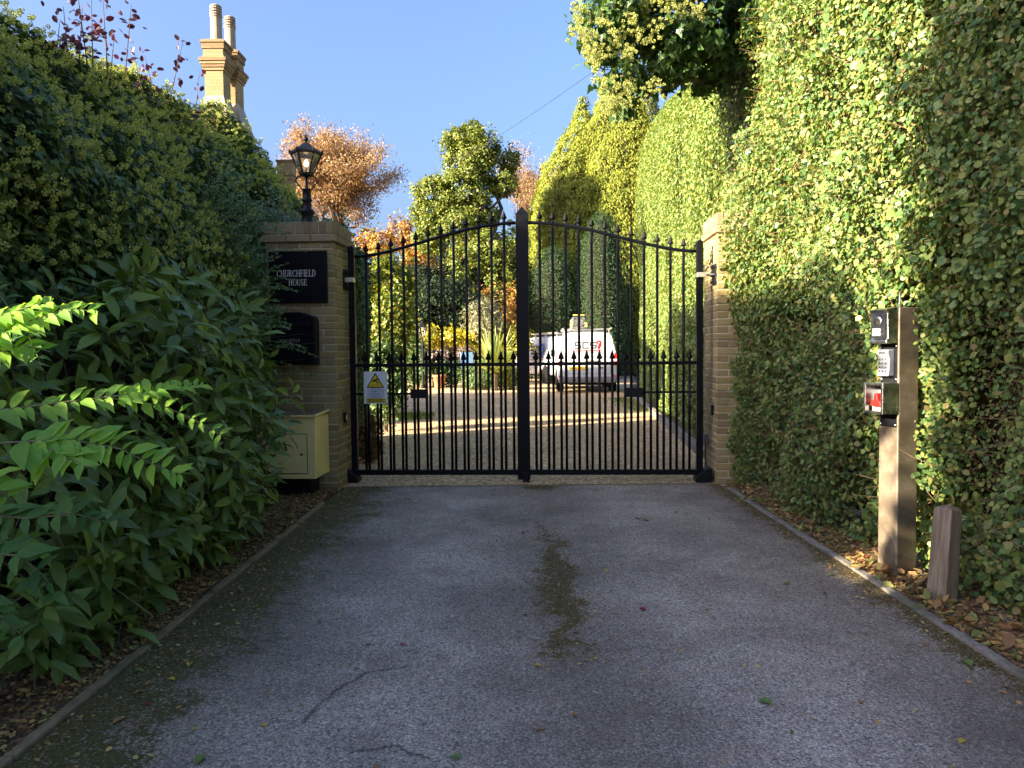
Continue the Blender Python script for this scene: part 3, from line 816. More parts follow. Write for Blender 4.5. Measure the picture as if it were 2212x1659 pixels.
for a, b in (((-.275, .435), (.2, .441)), ((-.275, .05), (.2, .056)), ((.2, .05), (.206, .441))): mb.span((a[0], -.4625, a[1]), (b[0], -.4602, b[1]))
mb.build('door_gap', M['signblack'], t)
mb = MB(); mb.lathe([(.012, 0), (.012, .008)], (.15, -.4645, .24), 12, 0, 0, Matrix.Rotation(R(90), 3, 'X')); mb.build('lock', M['steel'], d)
mb = MB(); mb.span((-.2, -.30, -.18), (.18, -.02, -.004)); mb.build('plinth', M['blackmatt'], t)

# photocells and a junction box
def photocell(label, s, n, z, side):
    b = gp(s, n, z); t = thing('gate_sensor', label, 'sensor', b, GROT, 'photocells on the pillars')
    mb = MB(); mb.span((0 if side > 0 else -.028, -.028, -.055), (.028 if side > 0 else 0, .028, .055)); mb.build('case', M['blackmatt'], t, bevel=.008)
    mb = MB(); mb.span((.0285 * side, -.016, -.02), (.0305 * side, .016, .03)); mb.build('lens', M['glassdark'], t)
photocell('small black photocell on the side of the pillar with the name plaque', -.051, -.24, .72, 1)
photocell('small black photocell on the side of the sunlit pillar', GW + .141, -.02, .76, -1)
t = thing('junction_box', 'small grey junction box with a thin cable low on the sunlit pillar', 'junction box', gp(GW + .142, .30, .42), GROT)
mb = MB(); mb.span((-.05, -.045, -.05), (0, .045, .05)); mb.build('case', M['vangrey'], t, bevel=.006)
mb = MB(); mb.tube([(-.02, 0, -.05), (-.02, .0, -.2), (-.012, -.02, -.3), (-.02, -.05, -.41)], .007, 6); mb.build('cable', M['wire'], t)

# camera warning sign on the gate
base = gp(.115, -.022, .847)
t = thing('warning_sign', 'white sign with yellow camera triangle tied to the gate bars', 'sign', base, GROT)
mb = MB(); mb.span((0, -.005, 0), (.257, 0, .35)); mb.build('board', M['white'], t, bevel=.002)
def tri(o): return [(.128 - .098 * o, .173 - (o - 1) * -.0 + (1 - o) * .055), (.128 + .098 * o, .173 + (1 - o) * .055), (.128, .173 + (1 - o) * .055 + .165 * o)]
mb = MB(); mb.prism(tri(1), lambda a, b: Vector((a, -.0068, b)), lambda a, b: Vector((a, -.0052, b))); mb.build('triangle_border', M['signblack'], t)
q = [(.128 - .077, .184), (.128 + .077, .184), (.128, .314)]
mb = MB(); mb.prism(q, lambda a, b: Vector((a, -.0082, b)), lambda a, b: Vector((a, -.0070, b))); mb.build('triangle', M['signyellow'], t)
mb = MB(); P2 = (lambda a, b: Vector((a, -.0094, b)), lambda a, b: Vector((a, -.0084, b)))
mb.prism([(.095, .240), (.105, .234), (.158, .254), (.156, .268), (.148, .272), (.097, .254)], *P2)
mb.prism([(.134, .246), (.141, .249), (.147, .232), (.138, .232)], *P2); mb.prism([(.138, .227), (.162, .222), (.166, .234), (.142, .236)], *P2)
mb.build('camera_pictogram', M['signblack'], t)
RX = Matrix.Rotation(R(90), 4, 'X')
text_obj('lettering', 'CCTV', .027, Matrix.Translation((.128, -.0092, .189)) @ RX, M['signblack'], t, align='CENTER', width=.088)
mb = MB(); mb.span((.04, -.0065, .072), (.222, -.0052, .155)); mb.build('panel_border', M['vgrey'], t)
mb = MB(); mb.span((.0425, -.0078, .0745), (.2195, -.0067, .1525)); mb.build('panel', M['signgrey'], t)
mb = MB()
for z, a, b, h in ((.127, .088, .135, .010), (.129, .14, .165, .004), (.108, .085, .17, .006), (.09, .082, .172, .003)):
    x = a
    while x < b:
        w = rnd.uniform(.005, .013); mb.span((x, -.0086, z), (min(x + w, b), -.0080, z + h)); x += w + .003
for z, a, b, h in ((.160, .07, .19, .004), (.066, .07, .19, .003)):
    mb.span((a, -.0060, z), (b, -.0054, z + h))
mb.build('small_print', M['vgrey'], t)
mb = MB(); mb.span((.026, -.0065, .012), (.240, -.0052, .060)); mb.build('panel_border', M['signblack'], t)
mb = MB(); mb.span((.0285, -.0078, .0145), (.2375, -.0067, .0575)); mb.build('panel', M['signyellow'], t)
mb = MB()
for z, a, b in ((.044, .045, .215), (.031, .052, .21), (.018, .04, .228)):
    x = a
    while x < b:
        w = rnd.uniform(.012, .03); mb.span((x, -.0088, z), (min(x + w, b), -.0080, z + .008)); x += w + .005
mb.build('small_print', M['signblack'], t)

# lanterns on the pillars
def lantern(label, loc, rz, group):
    t = thing('pillar_lantern', label, 'lantern', loc, rz, group)
    mb = MB(); mb.lathe([(.085, 0), (.085, .03), (.06, .06), (.055, .13), (.075, .15), (.075, .17), (.05, .19), (.043, .26), (.055, .275), (.055, .29), (.043, .30), (.043, .385), (.048, .39), (.048, .40), (.02, .405), (.014, .42), (.014, .54)], (0, 0, 0), 16)
    mb.build('post', M['blackmatt'], t, True)
    mb = MB()
    for k in range(2):
        s = 1 if k else -1
        pts = [(s * .035, 0, .385), (s * .075, 0, .43), (s * .105, 0, .47), (s * .11, 0, .50), (s * .09, 0, .525), (s * .06, 0, .535)]
        mb.tube(pts, .007, 6)
    mb.build('scroll_bracket', M['blackmatt'], t, True)
    zb, zt_, rb, rt = .54, .76, .062, .155
    fr = MB(); n = 6
    pt = lambda r, z, k: Vector((r * math.cos(2 * math.pi * k / n), r * math.sin(2 * math.pi * k / n), z))
    fr.lathe([(rb + .008, zb), (rb + .012, zb + .025)], (0, 0, 0), 6); fr.lathe([(rt + .004, zt_ - .008), (rt + .016, zt_), (rt + .018, zt_ + .02)], (0, 0, 0), 6)
    for k in range(n):
        fr.tube([pt(rb, zb + .01, k), pt(rt, zt_, k)], .0095, 4); fr.lathe([(.012, 0), (.012, .03), (.004, .04)], pt(rt + .012, zt_ + .005, k), 6)
    fr.build('lantern_frame', M['blackmatt'], t)
    for k in range(n):
        g = MB(); a, b = pt(rb - .004, zb + .02, k), pt(rb - .004, zb + .02, k + 1); c, d = pt(rt - .004, zt_, k + 1), pt(rt - .004, zt_, k)
        g.add([a, b, c, d], [(0, 1, 2, 3)]); g.build('pane', M['glass'], t)
    rf = MB(); rf.lathe([(rt + .02, zt_ + .02), (rt - .02, zt_ + .045), (.075, zt_ + .085), (.068, zt_ + .087), (.04, zt_ + .115), (.012, zt_ + .125)], (0, 0, 0), 6)
    roof = rf.build('lantern_roof', M['blackmatt'], t)
    f = MB(); f.lathe([(.01, 0), (.012, .02), (.026, .03), (.03, .045), (.022, .055), (.012, .065), (.004, .09)], (0, 0, zt_ + .12), 10); f.build('finial', M['blackmatt'], roof, True)
    b = MB(); b.lathe([(.012, .57), (.012, .63), (.01, .635)], (0, 0, 0), 8); h = b.build('bulb_holder', M['white'], t)
    b = MB(); b.lathe([(.008, .636), (.02, .655), (.021, .67), (.012, .695), (.003, .71)], (0, 0, 0), 10); b.build('bulb', M['bulb'], h, True)
    return t
lan = lantern('black six sided lantern with a lit bulb above the name plaque', gp(-.42, -.17, 2.735), R(12), 'lanterns on the pillars')
lan2 = copy_tree(lan); lan2.location = gp(GW + .53, .06, 2.80); lan2.rotation_euler = (0, R(-2.5), R(40))
tag(lan2, 'black lantern on the sunlit pillar, mostly swallowed by the hedge', 'lantern', 'lanterns on the pillars')

# ------------------------------------------------------------------ entry post with its boxes, and the wooden stub
PB = Vector((2.405, 4.80, 0)); N1 = Vector((-.951, -.31, 0)); N2 = Vector((.31, -.951, 0)); PW = .155
PROT = math.atan2(N2.x, -N2.y)                          # local -y looks along N2, local -x along N1
t = thing('entry_post', 'square weathered steel post carrying the intercom and keypad', 'post', PB, PROT)
mb = MB(); mb.span((-PW / 2, -PW / 2, -.05), (PW / 2, PW / 2, 1.655)); mb.build('shaft', M['post'], t, bevel=.008)
mb = MB(); mb.span((-PW / 2 - .004, -PW / 2 + .012, .92), (-PW / 2 - .0005, PW / 2 - .012, 1.64)); mb.build('cover_plate', M['blackmatt'], t, bevel=.001)
mb = MB()
for zz_ in (.935, 1.215, 1.42, 1.625):
    for yy in (-.058, .058): mb.lathe([(.006, 0), (.006, .003), (.003, .005)], (-PW / 2 - .004, yy, zz_), 8, 0, 0, Matrix.Rotation(R(-90), 3, 'Y'))
mb.build('screws', M['steel'], t)
mb = MB(); mb.tube([(-PW / 2 - .012, .05, 1.43), (-PW / 2 - .014, .055, 1.40), (-PW / 2 - .012, .045, 1.36)], .006, 6); mb.build('cable', M['wire'], t)
mb = MB(); mb.tube([(-.055, -.055, 1.655), (-.055, -.055, 1.69), (-.056, -.055, 1.75)], [.012, .006, .004], 6); mb.build('aerial', M['galv'], t, True)
def on_post(z, n=0.0): return PB + N1 * (PW / 2 + .0045 + n) + Vector((0, 0, z))
# local frame of the boxes: -x outwards, y across (away from the camera), z up
t = thing('intercom', 'steel hooded intercom with round speaker at the post head', 'intercom', on_post(1.435), PROT)
mb = MB(); mb.prism([(0, -.0), (-.085, -.0), (-.085, .018), (-.072, .03), (-.078, .185), (-.088, .205), (-.07, .21), (0, .222)], lambda a, b: Vector((a, -.07, b)), lambda a, b: Vector((a, .07, b))); hd = mb.build('hood', M['steel'], t, bevel=.004)
mb = MB(); mb.span((-.083, -.054, .036), (-.074, .052, .185)); fc = mb.build('face', M['intercomblack'], t)
mb = MB(); mb.lathe([(.03, 0), (.032, .004), (.028, .007), (.01, .004)], (-.083, 0, .135), 16, 0, 0, Matrix.Rotation(R(-90), 3, 'Y')); mb.build('speaker', M['steel'], fc, True)
for z in (.048, .073):
    mb = MB(); mb.span((-.0855, -.02, z), (-.0832, .045, z + .02)); mb.build('name_panel', M['namepanel'], fc)
    mb = MB(); mb.lathe([(.007, 0), (.007, .004)], (-.0832, -.037, z + .01), 10, 0, 0, Matrix.Rotation(R(-90), 3, 'Y')); mb.build('call_button', M['steel'], fc)
t = thing('keypad', 'grey plastic entry keypad with twelve buttons below the intercom', 'keypad', on_post(1.235), PROT)
mb = MB(); mb.prism([(0, 0), (-.048, 0), (-.045, .02), (-.038, .05), (-.038, .11), (-.05, .135), (-.052, .155), (-.045, .162), (0, .165)], lambda a, b: Vector((a, -.045, b)), lambda a, b: Vector((a, .045, b))); mb.build('case', M['keygrey'], t, bevel=.008)
mb = MB(); mb.span((-.0535, -.025, .137), (-.051, .025, .152)); mb.build('display', M['vgrey'], t, bevel=.001)
mb = MB()
for i in range(4):
    for j in range(3): mb.box((-.0415 - (.002 if i in (0,) else 0), -.024 + j * .024, .03 + i * .025), (.008, .013, .013))
mb.build('buttons', M['steel'], t, bevel=.002)
t = thing('fire_switch', 'steel box with clear front and red switch inside, lowest on the post', 'switch box', on_post(1.005), PROT)
mb = MB(); mb.span((-.115, -.078, 0), (0, .078, .012)); mb.span((-.115, -.078, .178), (0, .078, .19)); mb.span((-.115, -.078, .0125), (0, -.07, .1775)); mb.span((-.115, .07, .0125), (0, .078, .1775)); mb.span((-.012, -.0695, .0125), (0, .0695, .1775))
for a, b in (((-.0775, .0005), (.0775, .016)), ((-.0775, .174), (.0775, .1895)), ((-.0775, .0165), (-.062, .1735)), ((.062, .0165), (.0775, .1735))): mb.span((-.118, a[0], a[1]), (-.1155, b[0], b[1]))
mb.build('case', M['steel'], t, bevel=.002)
mb = MB(); mb.span((-.1145, -.0695, .013), (-.1125, .0695, .177)); mb.build('window', M['clear'], t)
mb = MB(); mb.span((-.0145, -.0692, .046), (-.0125, .0692, .177)); mb.build('back_plate', M['keygrey'], t)
mb = MB(); mb.prism([(-.04, .046), (.04, .046), (.04, .068), (.016, .085), (.011, .125), (-.011, .125), (-.016, .085), (-.04, .068)], lambda a, b: Vector((-.098, a, b)), lambda a, b: Vector((-.015, a, b))); mb.build('switch', M['fired'], t, bevel=.004)
mb = MB(); mb.span((-.07, -.055, .0128), (-.0128, .055, .045)); mb.build('switch_base', M['namepanel'], t)

WB = G(2033, 1300); WB.z = 0
t = thing('wooden_stub', 'short weathered grey oak post with split grain beside the hedge foot', 'post', WB, R(28)); t.rotation_euler = (R(1.5), R(2.5), R(28))
mb = MB(); hw = .055
pts = [(-hw, -hw), (hw, -hw), (hw, hw), (-hw, hw)]
vs = []
for z, dx, dy, sc in ((-.05, 0, 0, 1.05), (.2, .004, .0, 1.0), (.4, .012, .006, .98), (.52, .016, .008, .95)):
    vs += [(x * sc + dx, y * sc + dy, z + (rnd.uniform(-.012, .012) if z > .5 else 0)) for x, y in pts]
vs += [(.016, .0, .545)]
fs = [(i * 4 + k, i * 4 + (k + 1) % 4, i * 4 + 4 + (k + 1) % 4, i * 4 + 4 + k) for i in range(3) for k in range(4)] + [(12, 13, 16), (13, 14, 16), (14, 15, 16), (15, 12, 16), (3, 2, 1, 0)]
mb.add(vs, fs); mb.build('timber', M['wood'], t, bevel=.008)
# ------------------------------------------------------------------ house behind the hedge
HX, HY = -10.0, 16.4
t_house = thing('brick_house', 'yellow brick house behind the ivy hedge, only its chimneys showing', 'house', (HX, HY, 0))
def hw(p): return (p[0] - HX, p[1] - HY, p[2])
mb = MB(); mb.span(hw((-14, 13.2, -.1)), hw((-6.2, 19.6, 4.0)))
mb.build('wall', M['chimbrick'], t_house)
mb = MB()
mb.add([hw(q) for q in ((-14.3, 12.9, 4.01), (-5.9, 12.9, 4.01), (-5.9, 19.9, 4.01), (-14.3, 19.9, 4.01), (-10.1, 15.6, 6.5), (-10.1, 17.2, 6.5))], [(0, 1, 4), (1, 2, 5, 4), (2, 3, 5), (3, 0, 4, 5), (3, 2, 1, 0)])
roof = mb.build('roof', M['slate'], t_house)
S_C = .72
def stack(x, y, top):
    """tall corbelled stack with one round pot; top is the top of the pot."""
    st = MB()
    def L(q): return hw((x + q[0] * S_C, y + q[1] * S_C, top + q[2] * S_C))
    bx = lambda w, d, z0, z1, m=0: st.span(L((-w / 2, -d / 2, z0)), L((w / 2, d / 2, z1)), m)
    bz = -1.16
    sq = ((-1, -1), (1, -1), (1, 1), (-1, 1))
    st.add([L((sx * .36, sy * .38, bz - .04)) for sx, sy in sq] + [L((sx * .2, sy * .2, bz + .05)) for sx, sy in sq],
           [(0, 1, 5, 4), (1, 2, 6, 5), (2, 3, 7, 6), (3, 0, 4, 7), (4, 5, 6, 7)], 1)
    bx(.76, .80, bz - .12, bz - .04, 1); bx(.70, .74, bz - .30, bz - .125, 1)
    bx(.62, .68, bz - .52, bz - .302, 0); bx(.68, .74, bz - .60, bz - .522, 0)
    bx(.86, .92, bz - .70, bz - .602, 1); bx(.79, .85, bz - .79, bz - .703, 0); bx(.73, .79, bz - .88, bz - .793, 1); bx(.66, .72, bz - .97, bz - .883, 0)
    bx(.58, .64, bz - 1.75, bz - .973, 0)
    zz = bz - 1.75
    st.add([L((sx * .29, sy * .32, zz)) for sx, sy in sq] + [L((sx * .5, sy * .55, zz - .75)) for sx, sy in sq],
           [(0, 1, 5, 4), (1, 2, 6, 5), (2, 3, 7, 6), (3, 0, 4, 7)], 2)
    bx(1.0, 1.1, zz - 3.6, zz - .752, 0)
    o = st.build('chimney', [M['chimbrick'], M['chimcap'], M['stone']], roof)
    p = MB(); r = .175; c = hw((x, y, top)); k = S_C
    lp = lambda pr, n=16, m=0: p.lathe([(a * k, b * k) for a, b in pr], c, n, 0, m)
    lp([(.2, bz - .02), (r, bz + .06), (r * .97, -.38), (r * 1.1, -.37), (r * 1.1, -.33), (r * .95, -.32)])
    for q_ in range(3):
        q = -.30 + q_ * .085; lp([(r * .98, q), (r * 1.06, q + .012), (r * 1.04, q + .045), (r * .95, q + .05)])
    lp([(r * 1.0, -.055), (r * 1.02, -.03), (r * .8, 0), (.05, .02)])
    lp([(r * .85, -.34), (r * .85, -.04)], 10, 1)
    p.build('chimney_pot', [M['pot'], M['darklid']], roof)
c1 = A(466, 12, 18.0); c2 = A(496, 37, 18.68)
stack(c1.x, 18.0, c1.z); stack(c2.x, 18.68, c2.z)
c3 = A(619, 349, 19.2); st = MB()
for w, a, b, m in ((.42, -.05, 0, 1), (.37, -.34, -.053, 0), (.43, -.39, -.343, 1), (.39, -.47, -.393, 0), (.33, -6.2, -.473, 0)):
    st.span(hw((c3.x - w / 2, 19.2 - w / 2, c3.z + a)), hw((c3.x + w / 2, 19.2 + w / 2, c3.z + b)), m)
st.build('chimney', [M['chimbrick'], M['chimcap']], t_house)
for y in (14.3, 16.2):
    mb = MB(); mb.span(hw((-6.205, y - .5, .9)), hw((-6.16, y + .5, 2.3))); w_ = mb.build('window', M['white'], t_house)
    mb = MB(); mb.span(hw((-6.17, y - .43, .97)), hw((-6.155, y + .43, 1.56))); mb.span(hw((-6.17, y - .43, 1.63)), hw((-6.155, y + .43, 2.23))); mb.build('pane', M['glassdark'], w_)

# ------------------------------------------------------------------ the two vans
def van(label, loc, rz, kind, group):
    """local: rear at y=0, front at y=4.95, x across."""
    t = thing('van', label, 'van', loc, rz, group)
    half = [(.90, .36), (.955, .42), (.97, .60), (.985, .95), (.985, 1.12), (.955, 1.28), (.90, 1.52), (.845, 1.74), (.80, 1.86), (.70, 1.935), (.45, 1.965), (0, 1.975)]
    def prof(zs, xs, zlow=.36):
        out = []
        for x, z in half: out.append((x * xs, zlow + (z - .36) * zs))
        return out
    secs = []                                           # y, height scale, width scale
    for y, hs, ws in ((-.0, .985, .955), (.02, .992, .975), (.08, .998, .99), (.4, 1, 1), (2.4, 1, 1), (3.35, .99, 1), (3.6, .965, .995), (3.9, .86, .985), (4.3, .66, .97), (4.45, .60, .96), (4.85, .48, .92), (4.98, .30, .86)):
        secs.append((y, prof(hs, ws)))
    vs = []; fs = []; n = len(half) * 2 - 1
    for y, p in secs:
        ring = [(x, y, z) for x, z in p] + [(-x, y, z) for x, z in reversed(p[:-1])]
        vs += ring
    for i in range(len(secs) - 1):
        for k in range(n):
            k2 = (k + 1) % n
            fs.append((i * n + k, i * n + k2, (i + 1) * n + k2, (i + 1) * n + k))
    fs.append(tuple(range(n))); fs.append(tuple((len(secs) - 1) * n + k for k in range(n)))
    mb = MB(); mb.add(vs, fs); body = mb.build('body', M['vanwhite'], t, True, bevel=.018)
    body.data.polygons.foreach_set('use_smooth', np.ones(len(body.data.polygons), dtype=bool))
    # rear door shut lines and handle recess
    mb = MB(); mb.span((-.004, -.006, .62), (.004, -.0008, 1.80))
    for s in (-1, 1):
        mb.span((s * .74, -.006, .62), (s * .748, -.0008, 1.1)); mb.tube([(s * .74, -.004, 1.1), (s * .735, -.004, 1.25), (s * .69, -.004, 1.55), (s * .645, -.004, 1.74), (s * .60, -.004, 1.80), (0, -.004, 1.815)], .004, 4)
    mb.tube([(-.80, -.004, .62), (.80, -.004, .62)], .005, 4); mb.tube([(-.7, -.004, 1.20), (.7, -.004, 1.20)], .003, 4)
    mb.build('door_seams', M['vangrey'], t)
    for s in (-1, 1):
        mb = MB(); mb.box((s * .80, -.0, 1.02), (.012, .03, .05)); mb.box((s * .80, -.0, 1.6), (.012, .03, .05)); mb.build('door_hinge', M['vanwhite'], t, bevel=.003)
        mb = MB(); mb.prism([(.845, .88), (.935, .86), (.955, 1.0), (.945, 1.18), (.90, 1.30), (.865, 1.27), (.85, 1.05)], lambda a, b: Vector((s * a, -.022, b)), lambda a, b: Vector((s * a, .12, b)))
        tl = mb.build('tail_light', M['red'], t, bevel=.008)
        mb = MB(); mb.prism([(.85, 1.02), (.952, 1.02), (.95, 1.09), (.855, 1.09)], lambda a, b: Vector((s * a, -.0255, b)), lambda a, b: Vector((s * a, -.0228, b))); mb.build('reversing_lens', M['vanwhite'], tl)
        mb = MB(); mb.span((s * .80, -.045, .50), (s * .93, -.021, .56)); mb.build('rear_reflector', M['red'], t, bevel=.004)
    mb = MB(); mb.prism([(-.02, .32), (-.075, .34), (-.085, .46), (-.06, .52), (.12, .52), (.12, .32)], lambda a, b: Vector((-.93, a, b)), lambda a, b: Vector((.93, a, b))); mb.build('bumper', M['vangrey'], t, bevel=.02)
    mb = MB(); mb.span((-.6, .3, .24), (.6, .6, .34)); mb.tube([(-.75, .75, .3), (.75, .75, .3)], .05, 8); mb.tube([(.35, .05, .3), (.35, .5, .3)], .03, 8); mb.span((-.8, .4, .3), (.8, 4.4, .42)); mb.build('chassis', M['blackmatt'], t)
    mb = MB(); mb.prism([(.02, 1.005), (.3, 1.005), (.3, 1.04), (.28, 1.055), (.06, 1.055), (.02, 1.03)], lambda a, b: Vector((a, -.03, b)), lambda a, b: Vector((a, -.002, b))); mb.build('door_handle', M['vangrey'], t, bevel=.004)
    mb = MB(); mb.span((-.60, -.014, .745), (-.08, -.003, .855)); pl = mb.build('number_plate', M['plateyellow'], t, bevel=.003)
    text_obj('lettering', 'HK74 NOV', .075, Matrix.Translation((-.34, -.0152, .762)) @ RX, M['signblack'], pl, align='CENTER', width=.46)
    # logo on the back: blocky letters, pin and underline
    def logo(c1, c2, Mx, par, k):
        mb = MB(); f = lambda a, b: Mx @ Vector((a * k, b * k, 0)); g = lambda a, b: Mx @ Vector((a * k, b * k, .002))
        def pr(x0, y0, x1, y1): mb.prism([(x0, y0), (x1, y0), (x1, y1), (x0, y1)], f, g)
        T = .062
        def S(x, w): pr(x, 0, x + w, T); pr(x + w - T, T, x + w, .11); pr(x, .11, x + w, .11 + T); pr(x, .11 + T, x + T, .22); pr(x, .22, x + w, .22 + T)
        def Cc(x, w): pr(x, 0, x + w, T); pr(x, T, x + T, .22); pr(x, .22, x + w, .22 + T)
        S(0, .27); Cc(.31, .27); S(.62, .27)
        o = mb.build('logo', c1, par)
        mb = MB(); f = lambda a, b: Mx @ Vector((a * k, b * k, .0025)); g = lambda a, b: Mx @ Vector((a * k, b * k, .0045))
        pin = [(.985 + .105 * math.cos(R(a)), .24 + .105 * math.sin(R(a))) for a in range(-25, 206, 15)]
        mb.prism(pin + [(.88, .12), (.95, .0), (.985, -.05), (1.02, 0.0), (1.09, .14)], f, g)
        mb.prism([(-.08, -.10), (1.1, -.10), (1.1, -.055), (-.08, -.055)], f, g)
        mb.build('logo_mark', c2, o)
        mb = MB(); f = lambda a, b: Mx @ Vector((a * k, b * k, .005)); g = lambda a, b: Mx @ Vector((a * k, b * k, .0065))
        mb.prism([(.975 + .032 * math.cos(R(a)), .245 + .032 * math.sin(R(a))) for a in range(0, 360, 30)], f, g); mb.prism([(.90, .17), (.97, .19), (.94, .06)], f, g)
        mb.build('logo_hole', M['vanwhite'], o)
    Mr = Matrix.Translation((-.42, -.001, 1.42)) @ Matrix.Rotation(R(90), 4, 'X')
    logo(M['vgrey'], M['vred'], Mr, t, .80)
    for txt, x, z, h, w in (('www.scssecure.co.uk', .03, 1.29, .045, .9), ('0118 978 1516', .36, 1.13, .05, .52), ('Alarms  .  CCTV  .  Access Control', .03, .90, .062, 1.34)):
        text_obj('lettering', txt, h, Matrix.Translation((x, -.003, z)) @ RX, M['vgrey'], t, align='CENTER', width=w)
    mb = MB(); mb.lathe([(.05, 0), (.045, .004)], (.46, -.003, .80), 16, 0, 0, Matrix.Scale(.45, 3, (0, 0, 1)) @ Matrix.Rotation(R(90), 3, 'X')); mb.build('badge', M['vgrey'], t)
    # wheels
    for sx in (-1, 1):
        for y in (.95, 3.95):
            Mw = Matrix.Rotation(R(90), 3, 'Y')
            mb = MB(); mb.lathe([(.20, -.10), (.30, -.105), (.335, -.08), (.34, 0), (.335, .08), (.30, .105), (.20, .10)], (sx * .86, y, .34), 28, 0, 0, Mw); w_ = mb.build('wheel', M['rubber'], t, True)
            mb = MB(); mb.lathe([(.06, .085), (.2, .06), (.205, .1), (.19, .1), (.17, .07)], (sx * .86, y, .34), 24, 0, 0, Mw if sx > 0 else Matrix.Rotation(R(-90), 3, 'Y'))
            for k in range(5):
                a = 2 * math.pi * k / 5; mb.box((sx * (.86 + .092), y + .11 * math.cos(a), .34 + .11 * math.sin(a)), (.02, .17, .05), Matrix.Rotation(a, 3, 'X'))
            mb.build('rim', M['galv'], w_)
            mb = MB(); mb.lathe([(.39, -.02), (.39, .004)], (sx * .975, y, .36), 28, 0, 0, Mw); mb.build('wheel_arch', M['blackmatt'], t)
    # cab glass, lights, mirrors (seen only from the side)
    for s in (-1, 1):
        mb = MB(); mb.prism([(2.75, 1.22), (3.85, 1.22), (3.45, 1.68), (2.75, 1.72)], lambda a, b: Vector((s * (.985 - (b - 1.2) * .24), a, b)), lambda a, b: Vector((s * (.972 - (b - 1.2) * .24), a, b))); mb.build('side_window', M['glassdark'], t)
        mb = MB(); mb.span((s * 1.0, 3.55, 1.15), (s * 1.16, 3.68, 1.4)); mb.build('mirror', M['blackmatt'], t, bevel=.02)
        mb = MB(); mb.span((s * .6, 4.86, .82), (s * .86, 4.90, .98)); mb.build('headlight', M['glass'], t)
        mb = MB(); mb.tube([(s * .99, 1.3, .98), (s * .985, 3.9, .98)], .012, 4); mb.build('door_rail', M['vangrey'], t)
    # roof bars
    mb = MB()
    for y in (.35, 1.5, 2.6):
        mb.tube([(-.78, y, 2.06), (.78, y, 2.06)], .022, 8)
        for s in (-1, 1): mb.span((s * .70, y - .03, 1.92), (s * .74, y + .03, 2.05))
    for s in (-1, 1): mb.tube([(s * .78, .1, 2.08), (s * .78, 2.9, 2.08)], .03, 8)
    mb.build('roof_rack', M['galv'], t)
    if kind == 'side':
        Ms = Matrix.Translation((-.985, 2.5, 1.2)) @ Matrix.Rotation(R(-90), 4, 'Z') @ Matrix.Rotation(R(90), 4, 'X')
        logo(M['signblack'], M['vblue'], Ms, t, 1.3)
        for i, (txt, w) in enumerate((('Intruder Alarms', .8), ('Access Control', .75), ('CCTV Systems', .7), ('Gate Automation', .8))):
            text_obj('lettering', txt, .055, Matrix.Translation((-.952 + .05 * 0 - .028 + .0 - (.0), .72, 1.05 + .13 * i)) @ Matrix.Rotation(R(-90), 4, 'Z') @ RX, M['vgrey'], t, align='CENTER', width=w)
    return t
vb = G(1270, 853)
vp = Vector((A(1269, 750, 25.0).x, 25.0, 0))
VR = R(-2.5)
van('white van parked tail first, red and grey logo on its rear doors', vp, VR, 'rear', 'white work vans')
v2 = Vector((2.635, 31.2, 0))
van('white van with blue and black side logo half hidden behind the other van', v2 + Vector((0, 0, 0)), R(21), 'side', 'white work vans')
# ladders lying on the front van's roof bars
vm = Matrix.Translation(vp) @ Matrix.Rotation(VR, 4, 'Z')
lt = thing('ladder', 'aluminium ladder with yellow end caps strapped on the white van roof', 'ladder', vm @ Vector((-.27, .2, 2.09)), VR)
mb = MB()
for k in range(3):
    z = .05 + k * .13; w = .205 - .012 * k
    for s in (-1, 1): mb.span((s * w - .014, 0, z - .04), (s * w + .014, 2.6, z + .04))
    for i in range(9): mb.tube([(-w, .12 + i * .29, z), (w, .12 + i * .29, z)], .016, 6)
mb.build('stiles_and_rungs', M['galv'], lt)
mb = MB()
for k in range(5): mb.span((-.19, -.012 + .001 * k, .03 + k * .075), (.19, .02, .075 + k * .075))
mb.build('treads', M['steel'], lt, bevel=.006)
mb = MB()
for s in (-1, 1): mb.span((s * .205, -.02, .05), (s * .27, .08, .19)); 
mb.span((-.19, -.018, .42), (.19, .03, .445)); mb.tube([(0.02, .0, .445), (0.02, .0, .56)], .016, 6); mb.lathe([(.03, .555), (.035, .58), (.02, .605)], (.02, 0, 0), 8)
mb.build('end_cap', M['ladderyellow'], lt)

# ------------------------------------------------------------------ overhead cable
mb = MB(); a = A(830, 420, 40); b = A(1330, 120, 16); pts = []
for i in range(25):
    q = i / 24; p = a.lerp(b, q); p.z -= 4 * q * (1 - q) * .35; pts.append(p)
mb.tube(pts, .0065, 5); tag(mb.build('overhead_cable', M['wire']), 'thin dark cable slung across the blue sky above the trees', 'cable')
